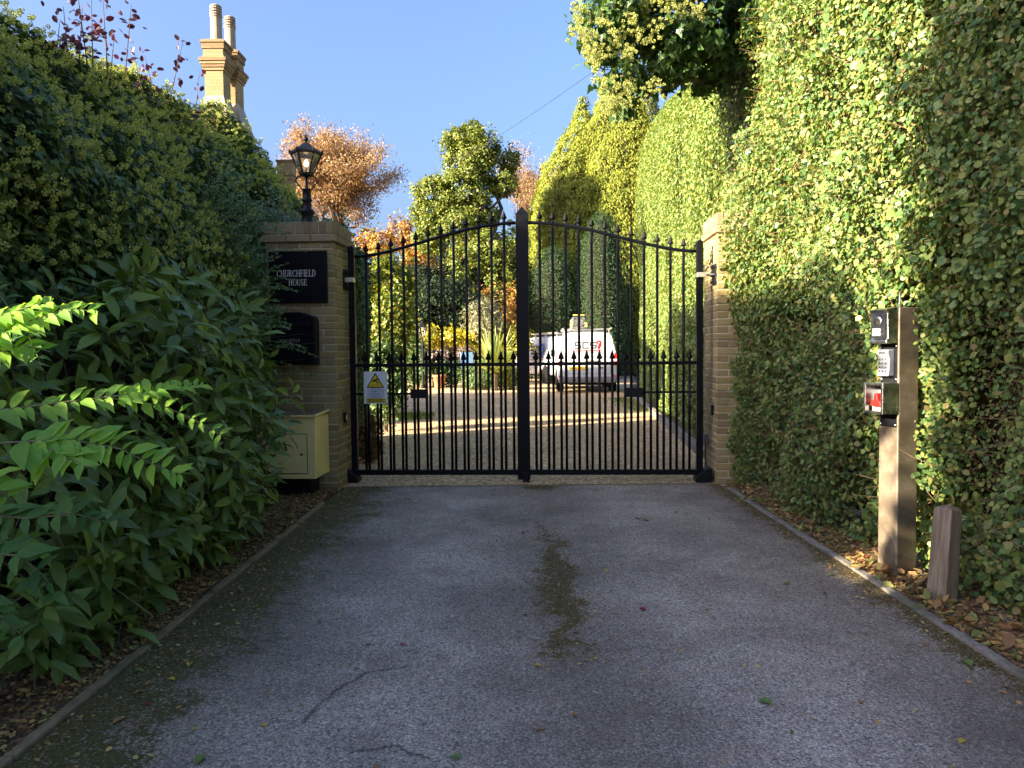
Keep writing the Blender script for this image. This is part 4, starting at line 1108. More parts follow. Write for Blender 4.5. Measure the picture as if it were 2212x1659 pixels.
# ------------------------------------------------------------------ foliage builders
def extrude_surface(path, prof, n, seed, disp=.12, dscale=1.3, depth=.12):
    """Random points on a profile [(offset, z)] carried along a path [(x, y)]; offset grows to the left of the path.
    Returns points, outward normals."""
    P = np.array(path, float); Q = np.array(prof, float)
    seg = np.linalg.norm(np.diff(P, axis=0), axis=1); cs = np.concatenate([[0], np.cumsum(seg)])
    pl = np.linalg.norm(np.diff(Q, axis=0), axis=1); cp = np.concatenate([[0], np.cumsum(pl)])
    s = rng.uniform(0, cs[-1], n); q = rng.uniform(0, cp[-1], n)
    i = np.clip(np.searchsorted(cs, s) - 1, 0, len(seg) - 1); j = np.clip(np.searchsorted(cp, q) - 1, 0, len(pl) - 1)
    tp = ((s - cs[i]) / seg[i])[:, None]; tq = ((q - cp[j]) / pl[j])[:, None]
    base = P[i] * (1 - tp) + P[i + 1] * tp; pq = Q[j] * (1 - tq) + Q[j + 1] * tq
    d = (P[i + 1] - P[i]) / seg[i][:, None]; left = np.stack([-d[:, 1], d[:, 0]], 1)
    pos = np.concatenate([base + left * pq[:, [0]], pq[:, [1]]], 1)
    tz = (Q[j + 1] - Q[j]) / pl[j][:, None]              # along profile (offset, z)
    nl = tz[:, [1]]; nz = -tz[:, [0]]                    # outward = to the right of the path / up
    nrm = np.concatenate([-left * nl, -nz * -1.0], 1)
    nrm[:, 2] = tz[:, 0] * 1.0
    nrm = unit(nrm)
    h = vnoise(pos, dscale, seed) * disp + vnoise(pos, dscale * 3.1, seed + 1) * disp * .45
    pos = pos + nrm * (h - rng.random(n) ** 1.5 * depth)[:, None]
    return pos, nrm
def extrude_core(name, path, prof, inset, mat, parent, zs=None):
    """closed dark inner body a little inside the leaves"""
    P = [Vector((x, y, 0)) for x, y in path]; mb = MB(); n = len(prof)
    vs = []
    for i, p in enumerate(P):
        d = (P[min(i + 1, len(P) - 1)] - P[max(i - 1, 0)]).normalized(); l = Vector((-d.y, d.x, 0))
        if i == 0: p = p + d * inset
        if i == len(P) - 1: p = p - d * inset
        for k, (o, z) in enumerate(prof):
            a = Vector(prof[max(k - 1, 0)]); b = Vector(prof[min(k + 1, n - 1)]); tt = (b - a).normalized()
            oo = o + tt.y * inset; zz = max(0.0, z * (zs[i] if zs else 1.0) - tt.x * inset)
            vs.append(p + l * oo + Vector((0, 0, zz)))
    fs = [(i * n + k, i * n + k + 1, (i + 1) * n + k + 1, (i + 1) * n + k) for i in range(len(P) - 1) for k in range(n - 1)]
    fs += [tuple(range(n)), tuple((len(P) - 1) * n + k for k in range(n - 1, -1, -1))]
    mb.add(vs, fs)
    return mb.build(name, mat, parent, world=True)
def leaf_orient(nrm, spread=.7, droop=.5, up=.25):
    n = len(nrm)
    a = unit(nrm + rand_dirs(n) * spread + np.array([0, 0, up]))
    d = unit(rand_dirs(n) + np.array([0, 0, -droop]))
    return a, d

def cull(pos, *arr, cond):
    k = cond(pos); return (pos[k],) + tuple(x[k] for x in arr)

def clump_points(clumps, per, sub=26, sig=.22):
    """clumps [(x,y,z,rx,ry,rz)] -> leaf points and outward normals, gathered in bunches."""
    P = []; N = []
    for c in clumps:
        c0 = np.array(c[:3]); r = np.array(c[3:6]); vol = (r[0] * r[1] * r[2]) ** (2 / 3)
        k = max(6, int(sub)); d = rand_dirs(k); rad = rng.uniform(.45, 1.0, k) ** .6
        cen = c0 + d * r * rad[:, None]
        m = max(4, int(per * vol / k))
        for q in range(k):
            g = rng.normal(size=(m, 3)) * r * sig * rng.uniform(.6, 1.2)
            P.append(cen[q] + g); N.append(unit(d[q] + rand_dirs(m) * .8 + np.array([0, 0, .3])))
    return np.concatenate(P), np.concatenate(N)

def branch_skeleton(mb, base, tops, r0, wob=.06):
    """trunk with limbs running to the clump centres"""
    base = Vector(base)
    for i, (tp, r) in enumerate(tops):
        tp = Vector(tp); pts = []; L = (tp - base).length
        for k in range(7):
            q = k / 6
            p = base.lerp(tp, q); p.z += L * .10 * math.sin(math.pi * q)
            if 0 < k < 6: p += Vector((rnd.uniform(-1, 1), rnd.uniform(-1, 1), rnd.uniform(-.5, .5))) * L * wob
            pts.append(p)
        mb.tube(pts, [r * (1 - .85 * k / 6) for k in range(7)], 6)

def tree(name, label, cat, base, height, clumps, leaf, size, shape, per, sub=26, r0=.3, group=None, sig=.22, fork=.4, trunk_mat=None):
    base = Vector(base)
    t = thing(name, label, cat, base, 0, group)
    P, N = clump_points(clumps, per, sub, sig)
    a, d = leaf_orient(N, .5, .4, .2)
    leaves('crown', P, a, d, size * rng.uniform(.6, 1.3, len(P)), shape, M[leaf], t)
    mb = MB(); fk = base + Vector((0, 0, height * fork))
    mb.tube([base - Vector((0, 0, .1)), base.lerp(fk, .3), base.lerp(fk, .7), fk], [r0 * 1.3, r0, r0 * .9, r0 * .8], 10)
    branch_skeleton(mb, fk - Vector((0, 0, .1)), [(c[:3], r0 * .5) for c in clumps], r0)
    mb.build('trunk', trunk_mat or M['bark'], t, True, world=True)
    return t

def rev_surface(c, prof, n, seed, disp=.1, dscale=1.2, depth=.15):
    """random points on a surface of revolution [(r, z)]"""
    Q = np.array(prof, float); pl = np.linalg.norm(np.diff(Q, axis=0), axis=1) * (Q[:-1, 0] + Q[1:, 0] + .05)
    cp = np.concatenate([[0], np.cumsum(pl)]); q = rng.uniform(0, cp[-1], n)
    j = np.clip(np.searchsorted(cp, q) - 1, 0, len(pl) - 1); t = ((q - cp[j]) / pl[j])[:, None]
    rz = Q[j] * (1 - t) + Q[j + 1] * t; th = rng.uniform(0, 2 * math.pi, n)
    tz = unit(Q[j + 1] - Q[j])
    rad = np.stack([np.cos(th), np.sin(th), np.zeros(n)], 1)
    nrm = unit(rad * tz[:, [1]] + np.array([0, 0, 1.0]) * (-tz[:, [0]]))
    pos = np.array(c)[None] + rad * rz[:, [0]] + np.array([0, 0, 1.0]) * rz[:, [1]]
    h = vnoise(pos, dscale, seed) * disp + vnoise(pos, dscale * 3, seed + 3) * disp * .5
    return pos + nrm * (h - rng.random(n) ** 1.5 * depth)[:, None], nrm

def facing(P, N, lim=-.15):
    """keep the leaves whose patch of hedge is not turned right away from the drive side"""
    v = unit(np.array([0, 0, CAM_H]) - P); return np.sum(v * N, 1) > lim

# ------------------------------------------------------------------ tall clipped hedge beside the drive (sunlit)
t = thing('clipped_hedge', 'tall broad leaved clipped hedge in full sun behind the entry post', 'hedge', (2.8, 5, 0))
HP = [(2.56, 9.0), (2.52, 8.3), (2.46, 7.7), (2.42, 6.8), (2.45, 6.0), (2.53, 5.2), (2.55, 4.4), (2.60, 3.4), (2.60, 1.6)]
HF = [(.10, .0), (.06, .5), (.05, 1.2), (.0, 2.2), (-.02, 3.4), (.0, 4.6), (.12, 5.6), (.5, 6.1)]
P, N = extrude_surface(HP, HF, 255000, 3, .30, .75, .30)
th_ = vnoise(P, 1.6, 9) + 1.0 * vnoise(P, 5.5, 4)
keep = (rng.random(len(P)) < np.clip(.90 + .5 * th_ - .22 * (P[:, 2] < 1.0), .28, 1)) & (P[:, 1] > 2.3)
# room round the post, the stub and the pillar
keep &= ~((np.abs(P[:, 0] - 2.40) < .16) & (np.abs(P[:, 1] - 4.78) < .20) & (P[:, 2] < 1.70))
keep &= ~((np.abs(P[:, 0] - WB.x) < .10) & (np.abs(P[:, 1] - WB.y) < .10) & (P[:, 2] < .58))
P, N = P[keep], N[keep]
a, d = leaf_orient(N, .75, .45, .25)
sz = rng.uniform(.020, .046, len(P)) * (1 + .35 * vnoise(P, 1.4, 5)) * np.where(rng.random(len(P)) < .10, 1.55, 1.0)
big = P[:, 1] < 5.6
leaves('foliage', P[big], a[big], d[big], sz[big], 'round', M['hedge'], t)
leaves('foliage', P[~big], a[~big], d[~big], sz[~big], 'oval', M['hedge'], t)
extrude_core('light_stop_core', HP, HF, .40, M['corebrown'], t)
n = 7500; Pt, Nt = extrude_surface(HP, HF, n, 3, .30, .75, .25); k = (Pt[:, 1] > 2.5) & ((Pt[:, 2] < 1.6) | (rng.random(n) < .35)); Pt, Nt = Pt[k], Nt[k]
SP = []; SN = []; SD = []; ST = []; TD = []; TL = []
Ps, Ns = extrude_surface(HP, HF, 1100, 3, .30, .75, .04); ks = (Ps[:, 1] > 2.8) & (Ps[:, 1] < 7.6) & ((Ps[:, 2] < .3) | (Ps[:, 2] > .7)); Ps, Ns = Ps[ks], Ns[ks]
for p, nn in zip(Ps, Ns):
    if abs(p[0] - 2.40) < .35 and abs(p[1] - 4.7) < .45 and p[2] < 1.9: continue
    dd = unit((nn * rng.uniform(.25, .9) + rng.normal(size=3) * .5 + np.array([0, -.15, .45]))[None])[0]; L = rng.uniform(.12, .30); m_ = int(L / .02)
    ST.append(p); TD.append(dd); TL.append(L); q = p.copy(); s0 = rng.uniform(.8, 1.5)
    for k_ in range(m_):
        q = q + dd * (L / m_); side = unit(np.cross(dd, nn + rng.normal(size=3) * .3)[None])[0] * (1 if k_ % 2 else -1)
        SP.append(q); SD.append(side + dd * .6); SN.append(nn * .5 + np.array([0, 0, .6]) + rng.normal(size=3) * .4)
leaves('foliage', SP, SN, SD, rng.uniform(.03, .062, len(SP)), 'oval', M['hedge'], t)
twigs('twigs', np.concatenate([Pt - Nt * .03, np.array(ST)]), np.concatenate([unit(Nt * .5 + rand_dirs(len(Pt)) + np.array([0, 0, .3])), np.array(TD)]), np.concatenate([rng.uniform(.10, .32, len(Pt)), np.array(TL)]), .003, M['twig'], t, .12)
n = 1500; Pz = np.array([tuple(A(rng.uniform(1584, 1650), rng.uniform(275, 420), rng.uniform(7.78, 8.0))) for _ in range(n)])
Pz = Pz[Pz[:, 0] > 2.30 + .05 * np.sin(Pz[:, 2] * 14)]
a, d = leaf_orient(np.tile([-.6, -.75, .2], (len(Pz), 1)), .9, .4, .2)
leaves('foliage', Pz, a, d, rng.uniform(.022, .05, len(Pz)), 'oval', M['hedge'], t)
# leaves creeping over the outer side of the pillar's front
n = 7000; q = rng.random(n); zz_ = rng.uniform(0, 2.95, n)
edge = np.interp(zz_, [0, .9, 1.5, 2.0, 2.6, 2.95], [2.25, 2.26, 2.32, 2.45, 2.50, 2.46]) + .035 * np.sin(zz_ * 9) + .03 * np.sin(zz_ * 23 + 1)
Pz = np.stack([edge + q ** 1.3 * .55, 7.93 - rng.random(n) * (.05 + .25 * q), zz_], 1)
a, d = leaf_orient(np.tile([-.45, -.85, .2], (n, 1)), .8, .4, .2)
leaves('foliage', Pz, a, d, rng.uniform(.022, .046, n), 'oval', M['hedge'], t)
# leaf sprays that reach over the post's far edge
c0 = PB + Vector((.14, .03, 0)); n = 2600
Pz = np.stack([rng.normal(c0.x + .06, .07, n), rng.normal(c0.y - .10, .09, n), rng.uniform(.55, 1.75, n)], 1)
lim = c0.x - .07 + .05 * np.sin(Pz[:, 2] * 7.0) + .03 * np.sin(Pz[:, 2] * 19.0)
Pz = Pz[Pz[:, 0] > lim]; a, d = leaf_orient(np.tile([-.7, -.6, .2], (len(Pz), 1)), .8, .3, .2)
leaves('foliage', Pz, a, d, rng.uniform(.022, .042, len(Pz)), 'round', M['hedge'], t)

# clipped hedge behind the gate, seen past the pillar
t = thing('clipped_hedge', 'very tall small leaved sunlit hedge inside the gate beside the gravel', 'hedge', (3.2, 14, 0))
BP = [(4.4, 27.0), (3.95, 23.5), (3.55, 19.5), (3.2, 16), (2.9, 12.5), (2.68, 10.0), (2.62, 9.0)]
BF = [(.06, .05), (.02, 1.0), (0, 2.5), (-.03, 4.0), (.05, 4.9), (.35, 5.4), (1.1, 5.7)]
P, N = extrude_surface(BP, BF, 150000, 21, .16, .8, .25)
P[:, 2] *= 1.0 + .035 * (P[:, 1] - 9)
a, d = leaf_orient(N, .7, .4, .25)
leaves('foliage', P, a, d, rng.uniform(.035, .075, len(P)), 'oval', M['holly'], t)
extrude_core('light_stop_core', BP, BF, .28, M['core'], t, [1.0 + .035 * (y - 9) for x, y in BP])

# ------------------------------------------------------------------ ivy hedge on the shady side
t = thing('ivy_hedge', 'tall dark ivy hedge studded with pale green flower heads', 'hedge', (-2.8, 5, 0))
IP = [(-2.48, 3.05), (-2.38, 3.5), (-2.30, 5.0), (-2.30, 6.4), (-2.42, 7.4), (-2.62, 8.4), (-2.55, 10.0), (-2.5, 12.0), (-2.55, 12.6)]
IF = [(.25, .1), (.05, .8), (.0, 1.9), (.12, 2.7), (.45, 3.3), (1.1, 3.95), (1.9, 4.35), (2.8, 4.3)]
IFL = [(o, z) for o, z in IF]
def crest(y): return np.interp(y, [3, 5.5, 7, 8.5, 11, 12.2, 12.8], [.94, .93, .95, 1.04, 1.10, 1.04, .9])
P, N = extrude_surface(IP, IFL, 165000, 31, .26, 1.0, .24)
end = np.clip((P[:, 1] - 2.2) / 1.2, .55, 1.0)
# the crest settles towards the gate
P[:, 2] *= crest(P[:, 1])
k = facing(P, N, -.35); P, N = P[k], N[k]
a, d = leaf_orient(N, .7, .7, .3)
leaves('foliage', P, a, d, rng.uniform(.032, .068, len(P)), 'ivy', M['ivy'], t)
IPc = [p for p in IP]
# the near end of the hedge is leafy too
n = 13000; ox = rng.uniform(-.05, 2.9, n); top_ = np.interp(ox, [0, .12, .45, 1.1, 1.9, 2.8], [1.9, 2.7, 3.3, 3.95, 4.35, 4.3]) * .94
Pe = np.stack([-2.45 - ox, 3.25 + rng.random(n) * .2 - .10 * np.sin(ox * 3), rng.random(n) * top_], 1); Pe[:, 1] += .12 * vnoise(Pe, 1.6, 13)
a, d = leaf_orient(np.tile([.1, -1.0, .1], (n, 1)), .8, .7, .3)
leaves('foliage', Pe, a, d, rng.uniform(.035, .075, n), 'ivy', M['ivy'], t)
extrude_core('light_stop_core', IPc[:-1], IF, .32, M['core'], t, [float(crest(y)) * .97 for x, y in IPc[:-1]])
n = 1500; Pc, Nc = extrude_surface(IP, IF[2:], n, 31, .26, 1.0, .02)
Pc[:, 2] *= crest(Pc[:, 1])
g = vnoise(Pc, .9, 77) + .25 * (Pc[:, 2] - 2.6); k = (g > .05) & (Pc[:, 2] > 1.9); Pc, Nc = Pc[k], Nc[k]
def umbels(name, cent, nrm, mat, parent, r=.016, per=6, spread=.055):
    V = []; Fq = []
    ico = [(0, 0, 1), (.89, 0, .45), (.28, .85, .45), (-.72, .53, .45), (-.72, -.53, .45), (.28, -.85, .45), (.72, .53, -.45), (-.28, .85, -.45), (-.89, 0, -.45), (-.28, -.85, -.45), (.72, -.53, -.45), (0, 0, -1)]
    tri_ = [(0, 1, 2), (0, 2, 3), (0, 3, 4), (0, 4, 5), (0, 5, 1), (1, 6, 2), (2, 7, 3), (3, 8, 4), (4, 9, 5), (5, 10, 1), (6, 7, 2), (7, 8, 3), (8, 9, 4), (9, 10, 5), (10, 6, 1), (11, 7, 6), (11, 8, 7), (11, 9, 8), (11, 10, 9), (11, 6, 10)]
    ico = np.array(ico); tri_ = np.array(tri_)
    C_ = np.repeat(cent, per, axis=0) + np.repeat(nrm, per, axis=0) * rng.uniform(.0, .06, (len(cent) * per, 1)) + rng.normal(size=(len(cent) * per, 3)) * spread * .6
    # every head is a starburst of short florets
    m = 36; dirs = rand_dirs(m)
    Cf = np.repeat(C_, m, axis=0); D = np.tile(dirs, (len(C_), 1)); rr = np.repeat(rng.uniform(.75, 1.25, len(C_)) * r, m)
    pos = Cf + D * (rr * .75)[:, None]
    return leaves(name, pos, unit(D + rand_dirs(len(D)) * .9), unit(D * .4 + rand_dirs(len(D))), rr * .55, 'round', mat, parent)
umbels('flower_heads', Pc, Nc, M['umbel'], t, .021, 5, .08)

# dark clipped hedge carrying on inside the gate
t = thing('clipped_hedge', 'dark green hedge running on from the pillar inside the gate', 'hedge', (-2.6, 12, 0))
DP = [(-2.55, 8.75), (-2.35, 10.0), (-2.2, 12.2), (-2.3, 12.8)]
DF = [(.10, .1), (.03, 1.2), (0, 2.5), (.08, 2.95), (.4, 3.15), (1.2, 3.2)]
P, N = extrude_surface(DP, DF, 42000, 41, .10, 1.2, .2)
a, d = leaf_orient(N, .7, .4, .3)
leaves('foliage', P, a, d, rng.uniform(.035, .065, len(P)), 'oval', M['darkhedge'], t)
extrude_core('light_stop_core', DP, DF, .25, M['core'], t)

# low blocker hedge added on the open side of the bed, out of the frame; its shade keeps the sun off the tarmac
t = thing('low_shade_hedge', 'low hedge added out of the frame to keep the tarmac shaded', 'hedge', (-4.3, 0, 0))
LP = [(-4.0, -5.0), (-4.0, -1.0), (-4.0, 3.2)]
LF = [(0, .05), (0, 1.2), (.05, 2.0), (.3, 2.17), (1.0, 2.2)]
P, N = extrude_surface(LP, LF, 24000, 51, .12, 1.0, .2); a, d = leaf_orient(N, .7, .4, .3)
leaves('foliage', P, a, d, rng.uniform(.06, .11, len(P)), 'oval', M['darkhedge'], t)
extrude_core('light_stop_core', LP, LF, .2, M['core'], t)

# unseen hedge added behind the ivy to raise the shade line across the drive
t = thing('hidden_shade_hedge', 'tall hedge added unseen behind the ivy, shading the sunlit hedge', 'hedge', (-7.4, 4, 0))
YP = [(-7.0, 1.0), (-7.0, 4.0), (-7.0, 7.5)]; YF = [(0, .1), (0, 2.5), (0, 4.6), (.25, 5.3), (.9, 5.5)]
P, N = extrude_surface(YP, YF, 24000, 91, .22, 1.0, .2); a, d = leaf_orient(N, .7, .4, .3)
leaves('foliage', P, a, d, rng.uniform(.07, .12, len(P)), 'spear', M['darkhedge'], t, wscale=1.6)
extrude_core('light_stop_core', YP, YF, .2, M['core'], t)

# bush added out of the frame to shade the foot of the sunlit hedge
t = thing('shade_bush', 'tall dense bush added out of view to shade the sunlit hedge', 'bush', (-4.5, 2.7, 0))
P, N = clump_points([(-4.5, 2.45, 1.2, .9, .5, 1.2), (-4.5, 2.28, 2.9, .8, .42, 1.1), (-4.6, 2.38, 3.6, .7, .4, .6), (-3.9, 2.65, 2.0, .6, .35, 1.6)], 4200, 60, .22)
P = P[P[:, 2] > .02]; N = N[:len(P)]; a, d = leaf_orient(N, .6, .3, .3); leaves('foliage', P, a, d, rng.uniform(.06, .11, len(P)), 'oval', M['darkhedge'], t)
mb = MB(); mb.tube([(-4.5, 2.75, -.1), (-4.5, 2.8, 2.0), (-4.55, 2.85, 3.6)], [.08, .06, .02], 8); mb.build('stem', M['bark'], t, world=True)

# ------------------------------------------------------------------ spotted laurel in the bed
def rosettes(n_, pos, out, L, mat, name, parent, stem_from=None):
    """whorls of long leaves at shoot tips"""
    PP = []; NN = []; DD = []; SS = []; sp = []; sd = []; sl = []
    for p, o in zip(pos, out):
        ax = unit((o * .6 + np.array([0, 0, .75]) + rng.normal(size=3) * .35)[None])[0]
        u_ = unit(np.cross(ax, [.2, .5, .9])[None])[0]; w_ = np.cross(ax, u_)
        k = rng.integers(7, 12); ph = rng.uniform(0, 6.28)
        for i in range(k):
            an = ph + i * 2.4; el = rng.uniform(-.15, .75) - .055 * i
            dd = (u_ * math.cos(an) + w_ * math.sin(an)) * math.cos(el) + ax * math.sin(el)
            nn = ax - dd * np.dot(ax, dd) + rng.normal(size=3) * .25
            PP.append(p - ax * .018 * i + dd * .015); NN.append(nn); DD.append(dd); SS.append(L * rng.uniform(.6, 1.15))
        sp.append(p - ax * .42); sd.append(ax); sl.append(.42)
    leaves(name, PP, NN, DD, np.array(SS), 'lance', mat, parent)
    twigs('stems', sp, sd, np.array(sl), .006, M['greystem'], parent, .03)
t = thing('spotted_laurel', 'glossy shrub with long yellow speckled leaves filling the bed', 'shrub', (-2.1, 4.8, 0))
pos = []; out = []
while len(pos) < 265:
    y = rng.uniform(3.0, 6.25); z = rng.uniform(.12, 2.05)
    top = 2.0 - .16 * abs(y - 5.0) - (.25 if y < 3.9 else 0)
    if z > top: continue
    x = -2.18 + .33 * math.sin(math.pi * min(1, max(0, z / top)) ** .8) + rng.normal() * .07 + .05 * math.sin(y * 3.1)
    if y > 6.0: x -= .12 * (y - 6.0)
    pos.append(np.array([x, y, z])); out.append(np.array([.9, -.3, .1]))
for k_ in range(34):
    pos.append(np.array([rng.uniform(-2.75, -2.15), rng.uniform(2.95, 3.25), rng.uniform(.15, 1.75)])); out.append(np.array([.2, -.9, .1]))
rosettes(0, pos, out, .178, M['spotted'], 'foliage', t)
mb = MB(); mb.add([(-2.5, 3.7, 0), (-2.28, 3.7, 0), (-2.22, 6.4, 0), (-2.5, 6.4, 0), (-2.5, 3.9, 1.4), (-2.34, 3.9, 1.4), (-2.3, 6.2, 1.7), (-2.5, 6.2, 1.7)], [(0, 1, 5, 4), (1, 2, 6, 5), (2, 3, 7, 6), (3, 0, 4, 7), (4, 5, 6, 7)])
mb.build('light_stop_core', M['core'], t, world=True)

# ------------------------------------------------------------------ fine leaved shrub with arching sprays beside the pillar
t = thing('arching_shrub', 'fine leaved shrub whose arching sprays cross the black plaque', 'shrub', (-2.3, 7.1, 0))
SP = []; SN = []; SD = []; ST = []; TD = []; TL = []
for i in range(430):
    z0 = rng.uniform(.15, 2.75); y0 = rng.uniform(6.5, 7.45)
    p = np.array([-2.62 + .16 * math.sin(3.1 * min(1, z0 / 2.9)) + rng.normal() * .05, y0, z0])
    dd = unit(np.array([[rng.uniform(.3, 1.0), rng.uniform(-.7, .15), rng.uniform(-.1, .9)]]))[0]; far = z0 > 1.15 and i % 5 == 0
    L = rng.uniform(.18, .42) * (1.55 if far else 1) * (.75 if z0 < .9 else 1); ST.append(p); TD.append(dd); TL.append(L)
    q = p.copy(); m = int(L / .016)
    for k in range(m):
        q = q + dd * (L / m); dd = unit((dd + np.array([0, 0, -.012]) + rng.normal(size=3) * .02)[None])[0]
        side = unit(np.cross(dd, rng.normal(size=3))[None])[0]
        for s in (-1, 1):
            SP.append(q); SD.append(dd * .6 + side * s); SN.append(np.array([.3, -.4, .9]) + rng.normal(size=3) * .5)
leaves('foliage', SP, SN, SD, rng.uniform(.018, .034, len(SP)), 'oval', M['smallleaf'], t)
twigs('sprays', ST, TD, np.array(TL), .0028, M['greystem'], t, .03)
# body behind the sprays
P = []; N = []
SFp = [(-2.80, 6.35), (-2.68, 6.6), (-2.60, 7.0), (-2.62, 7.4), (-2.75, 7.7)]
P, N = extrude_surface(SFp[::1], [(.12, .1), (.05, .9), (0, 1.9), (.05, 2.6), (.3, 2.85)], 26000, 61, .10, 2.0, .15)
a, d = leaf_orient(N, .9, .3, .3); leaves('foliage', P, a, d, rng.uniform(.018, .036, len(P)), 'oval', M['smallleaf'], t)
# ivy trailing over the pillar head by the lantern
t = thing('ivy_trail', 'ivy creeping over the pillar head round the lantern foot', 'ivy', gp(-.55, -.1, 2.7))
n = 900; q = rng.random(n)
P = np.stack([np.full(n, 0.0)] * 3, 1)
for i in range(n):
    p = gp(-.86 + .5 * q[i] ** 1.4 * rng.uniform(.5, 1), rng.uniform(-.30, .35), 2.72 + abs(rng.normal()) * .16 * (1 - .6 * q[i])); P[i] = p
for i in range(260):
    p = gp(-.2 + rng.uniform(-.3, .12), rng.uniform(.05, .3), 2.74 + abs(rng.normal()) * .08); P[i] = p
N = np.tile([.4, -.6, .6], (n, 1)); a, d = leaf_orient(N, .8, .5, .3)
leaves('foliage', P, a, d, rng.uniform(.03, .06, n), 'ivy', M['ivybright'], t)
twigs('stems', P[::12], rand_dirs(len(P[::12])) + np.array([0, 0, .4]), .25, .003, M['twig'], t)

# ------------------------------------------------------------------ climber reaching in from the side (fresh pale leaves)
def pinnate(stem, size, t, mat, start=.08, step=.045, droop=.35, dens=2, r=.0045, flat=.4):
    """stem: 3D points; leaves in pairs along it"""
    pts = [Vector(p) for p in stem]; mb = MB(); fine = []
    for i in range(len(pts) - 1):
        for k in range(8): fine.append(pts[i].lerp(pts[i + 1], k / 8))
    fine.append(pts[-1])
    mb.tube(fine, [r * (1 - .7 * i / len(fine)) for i in range(len(fine))], 6); mb.build('stem', M['greystem'], t, True, world=True)
    PP = []; NN = []; DD = []; SS = []
    acc = 0; nxt = start; tot = sum((fine[i + 1] - fine[i]).length for i in range(len(fine) - 1))
    for i in range(len(fine) - 1):
        seg = fine[i + 1] - fine[i]; L = seg.length; tdir = seg.normalized()
        while acc + L > nxt:
            p = fine[i] + seg * ((nxt - acc) / L); fr = nxt / tot
            side = tdir.cross(Vector((rnd.uniform(-.3, .3), rnd.uniform(-.9, -.3), rnd.uniform(.3, .9)))).normalized()
            for s in ((-1, 1) if dens == 2 else (rnd.choice((-1, 1)),)):
                dd = tdir * rnd.uniform(.3, .8) + side * s * rnd.uniform(.7, 1.1) + Vector((0, 0, -droop * rnd.uniform(.3, 1.3)))
                nn = Vector((rnd.uniform(-.4, .4), -flat - rnd.uniform(0, .5), .8))
                PP.append(tuple(p)); NN.append(tuple(nn)); DD.append(tuple(dd)); SS.append(size * rnd.uniform(.65, 1.15) * (1.1 - .55 * fr))
            nxt += step * .8 * rnd.uniform(.75, 1.3)
        acc += L
    return PP, NN, DD, SS
LEAF['wist'] = (np.array([(0, 0, 0), (.12, .13, .04), (.36, .215, .06), (.66, .165, .03), (1, 0, -.18), (.66, -.165, .03), (.36, -.215, .06), (.12, -.13, .04), (.36, 0, 0), (.66, 0, -.05)]),
               np.array([(0, 8, 2, 1), (8, 9, 3, 2), (9, 4, 3, 3), (0, 7, 6, 8), (8, 6, 5, 9), (9, 5, 4, 4)]))
def add_leaves(lst, t, mat, nm='foliage'):
    v, f = leaf_verts(np.array([q for x in lst for q in x[0]]), np.array([q for x in lst for q in x[1]]), np.array([q for x in lst for q in x[2]]), np.array([q for x in lst for q in x[3]]), 'wist')
    link_mesh(nm, tri_quads(nm, v - root_loc(t), f), mat, t, True)
t = thing('climber', 'pale green climber with paired leaves reaching across the dark laurel', 'climber', (-2.2, 2.6, 0))
sets = []
sets.append(pinnate([A(-90, 905, 2.5), A(0, 886, 2.6), A(226, 858, 2.75), A(348, 876, 2.88), A(412, 902, 2.93), A(498, 952, 3.0)], 0.104, t, None, .12, .05))
sets.append(pinnate([A(-90, 975, 2.25), A(0, 957, 2.3), A(146, 949, 2.35), A(257, 969, 2.4), A(336, 1006, 2.45), A(400, 1030, 2.5)], 0.128, t, None, .16, .038, .5))
sets.append(pinnate([A(226, 858, 2.75), A(300, 850, 2.82), A(380, 838, 2.95), A(440, 832, 3.05)], 0.085, t, None, .05, .03, .1))
sets.append(pinnate([A(60, 955, 2.33), A(120, 975, 2.3), A(190, 1010, 2.28)], 0.122, t, None, .02, .04, .9))
sets.append(pinnate([A(-60, 1030, 2.2), A(0, 1060, 2.2), A(30, 1085, 2.22)], 0.104, t, None, .02, .035, .5))
sets.append(pinnate([A(-120, 770, 2.68), A(-30, 730, 2.7), A(60, 695, 2.74), A(140, 668, 2.78), A(215, 672, 2.82)], 0.122, t, None, .03, .028, .25))
sets.append(pinnate([A(-120, 700, 2.7), A(-20, 690, 2.72), A(60, 664, 2.75), A(110, 655, 2.8)], 0.110, t, None, .03, .03, .5))
sets.append(pinnate([A(-100, 790, 2.68), A(-20, 770, 2.7), A(50, 745, 2.72), A(110, 760, 2.75)], 0.110, t, None, .03, .04, .9))
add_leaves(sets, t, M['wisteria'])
sets = [pinnate([A(-60, 1195, 2.3), A(40, 1200, 2.3), A(90, 1240, 2.35), A(125, 1290, 2.4)], 0.116, t, None, .05, .05, .8),
        pinnate([A(-60, 1110, 2.5), A(60, 1120, 2.5), A(160, 1110, 2.55), A(240, 1130, 2.6)], 0.110, t, None, .05, .05, .8),
        pinnate([A(-80, 600, 3.1), A(0, 640, 3.1), A(60, 720, 3.1), A(90, 790, 3.1)], 0.098, t, None, .05, .05, .6),
        pinnate([A(-60, 1290, 2.25), A(0, 1330, 2.25), A(50, 1375, 2.3)], 0.104, t, None, .02, .05, .8)]
add_leaves(sets, t, M['wisteriadark'])

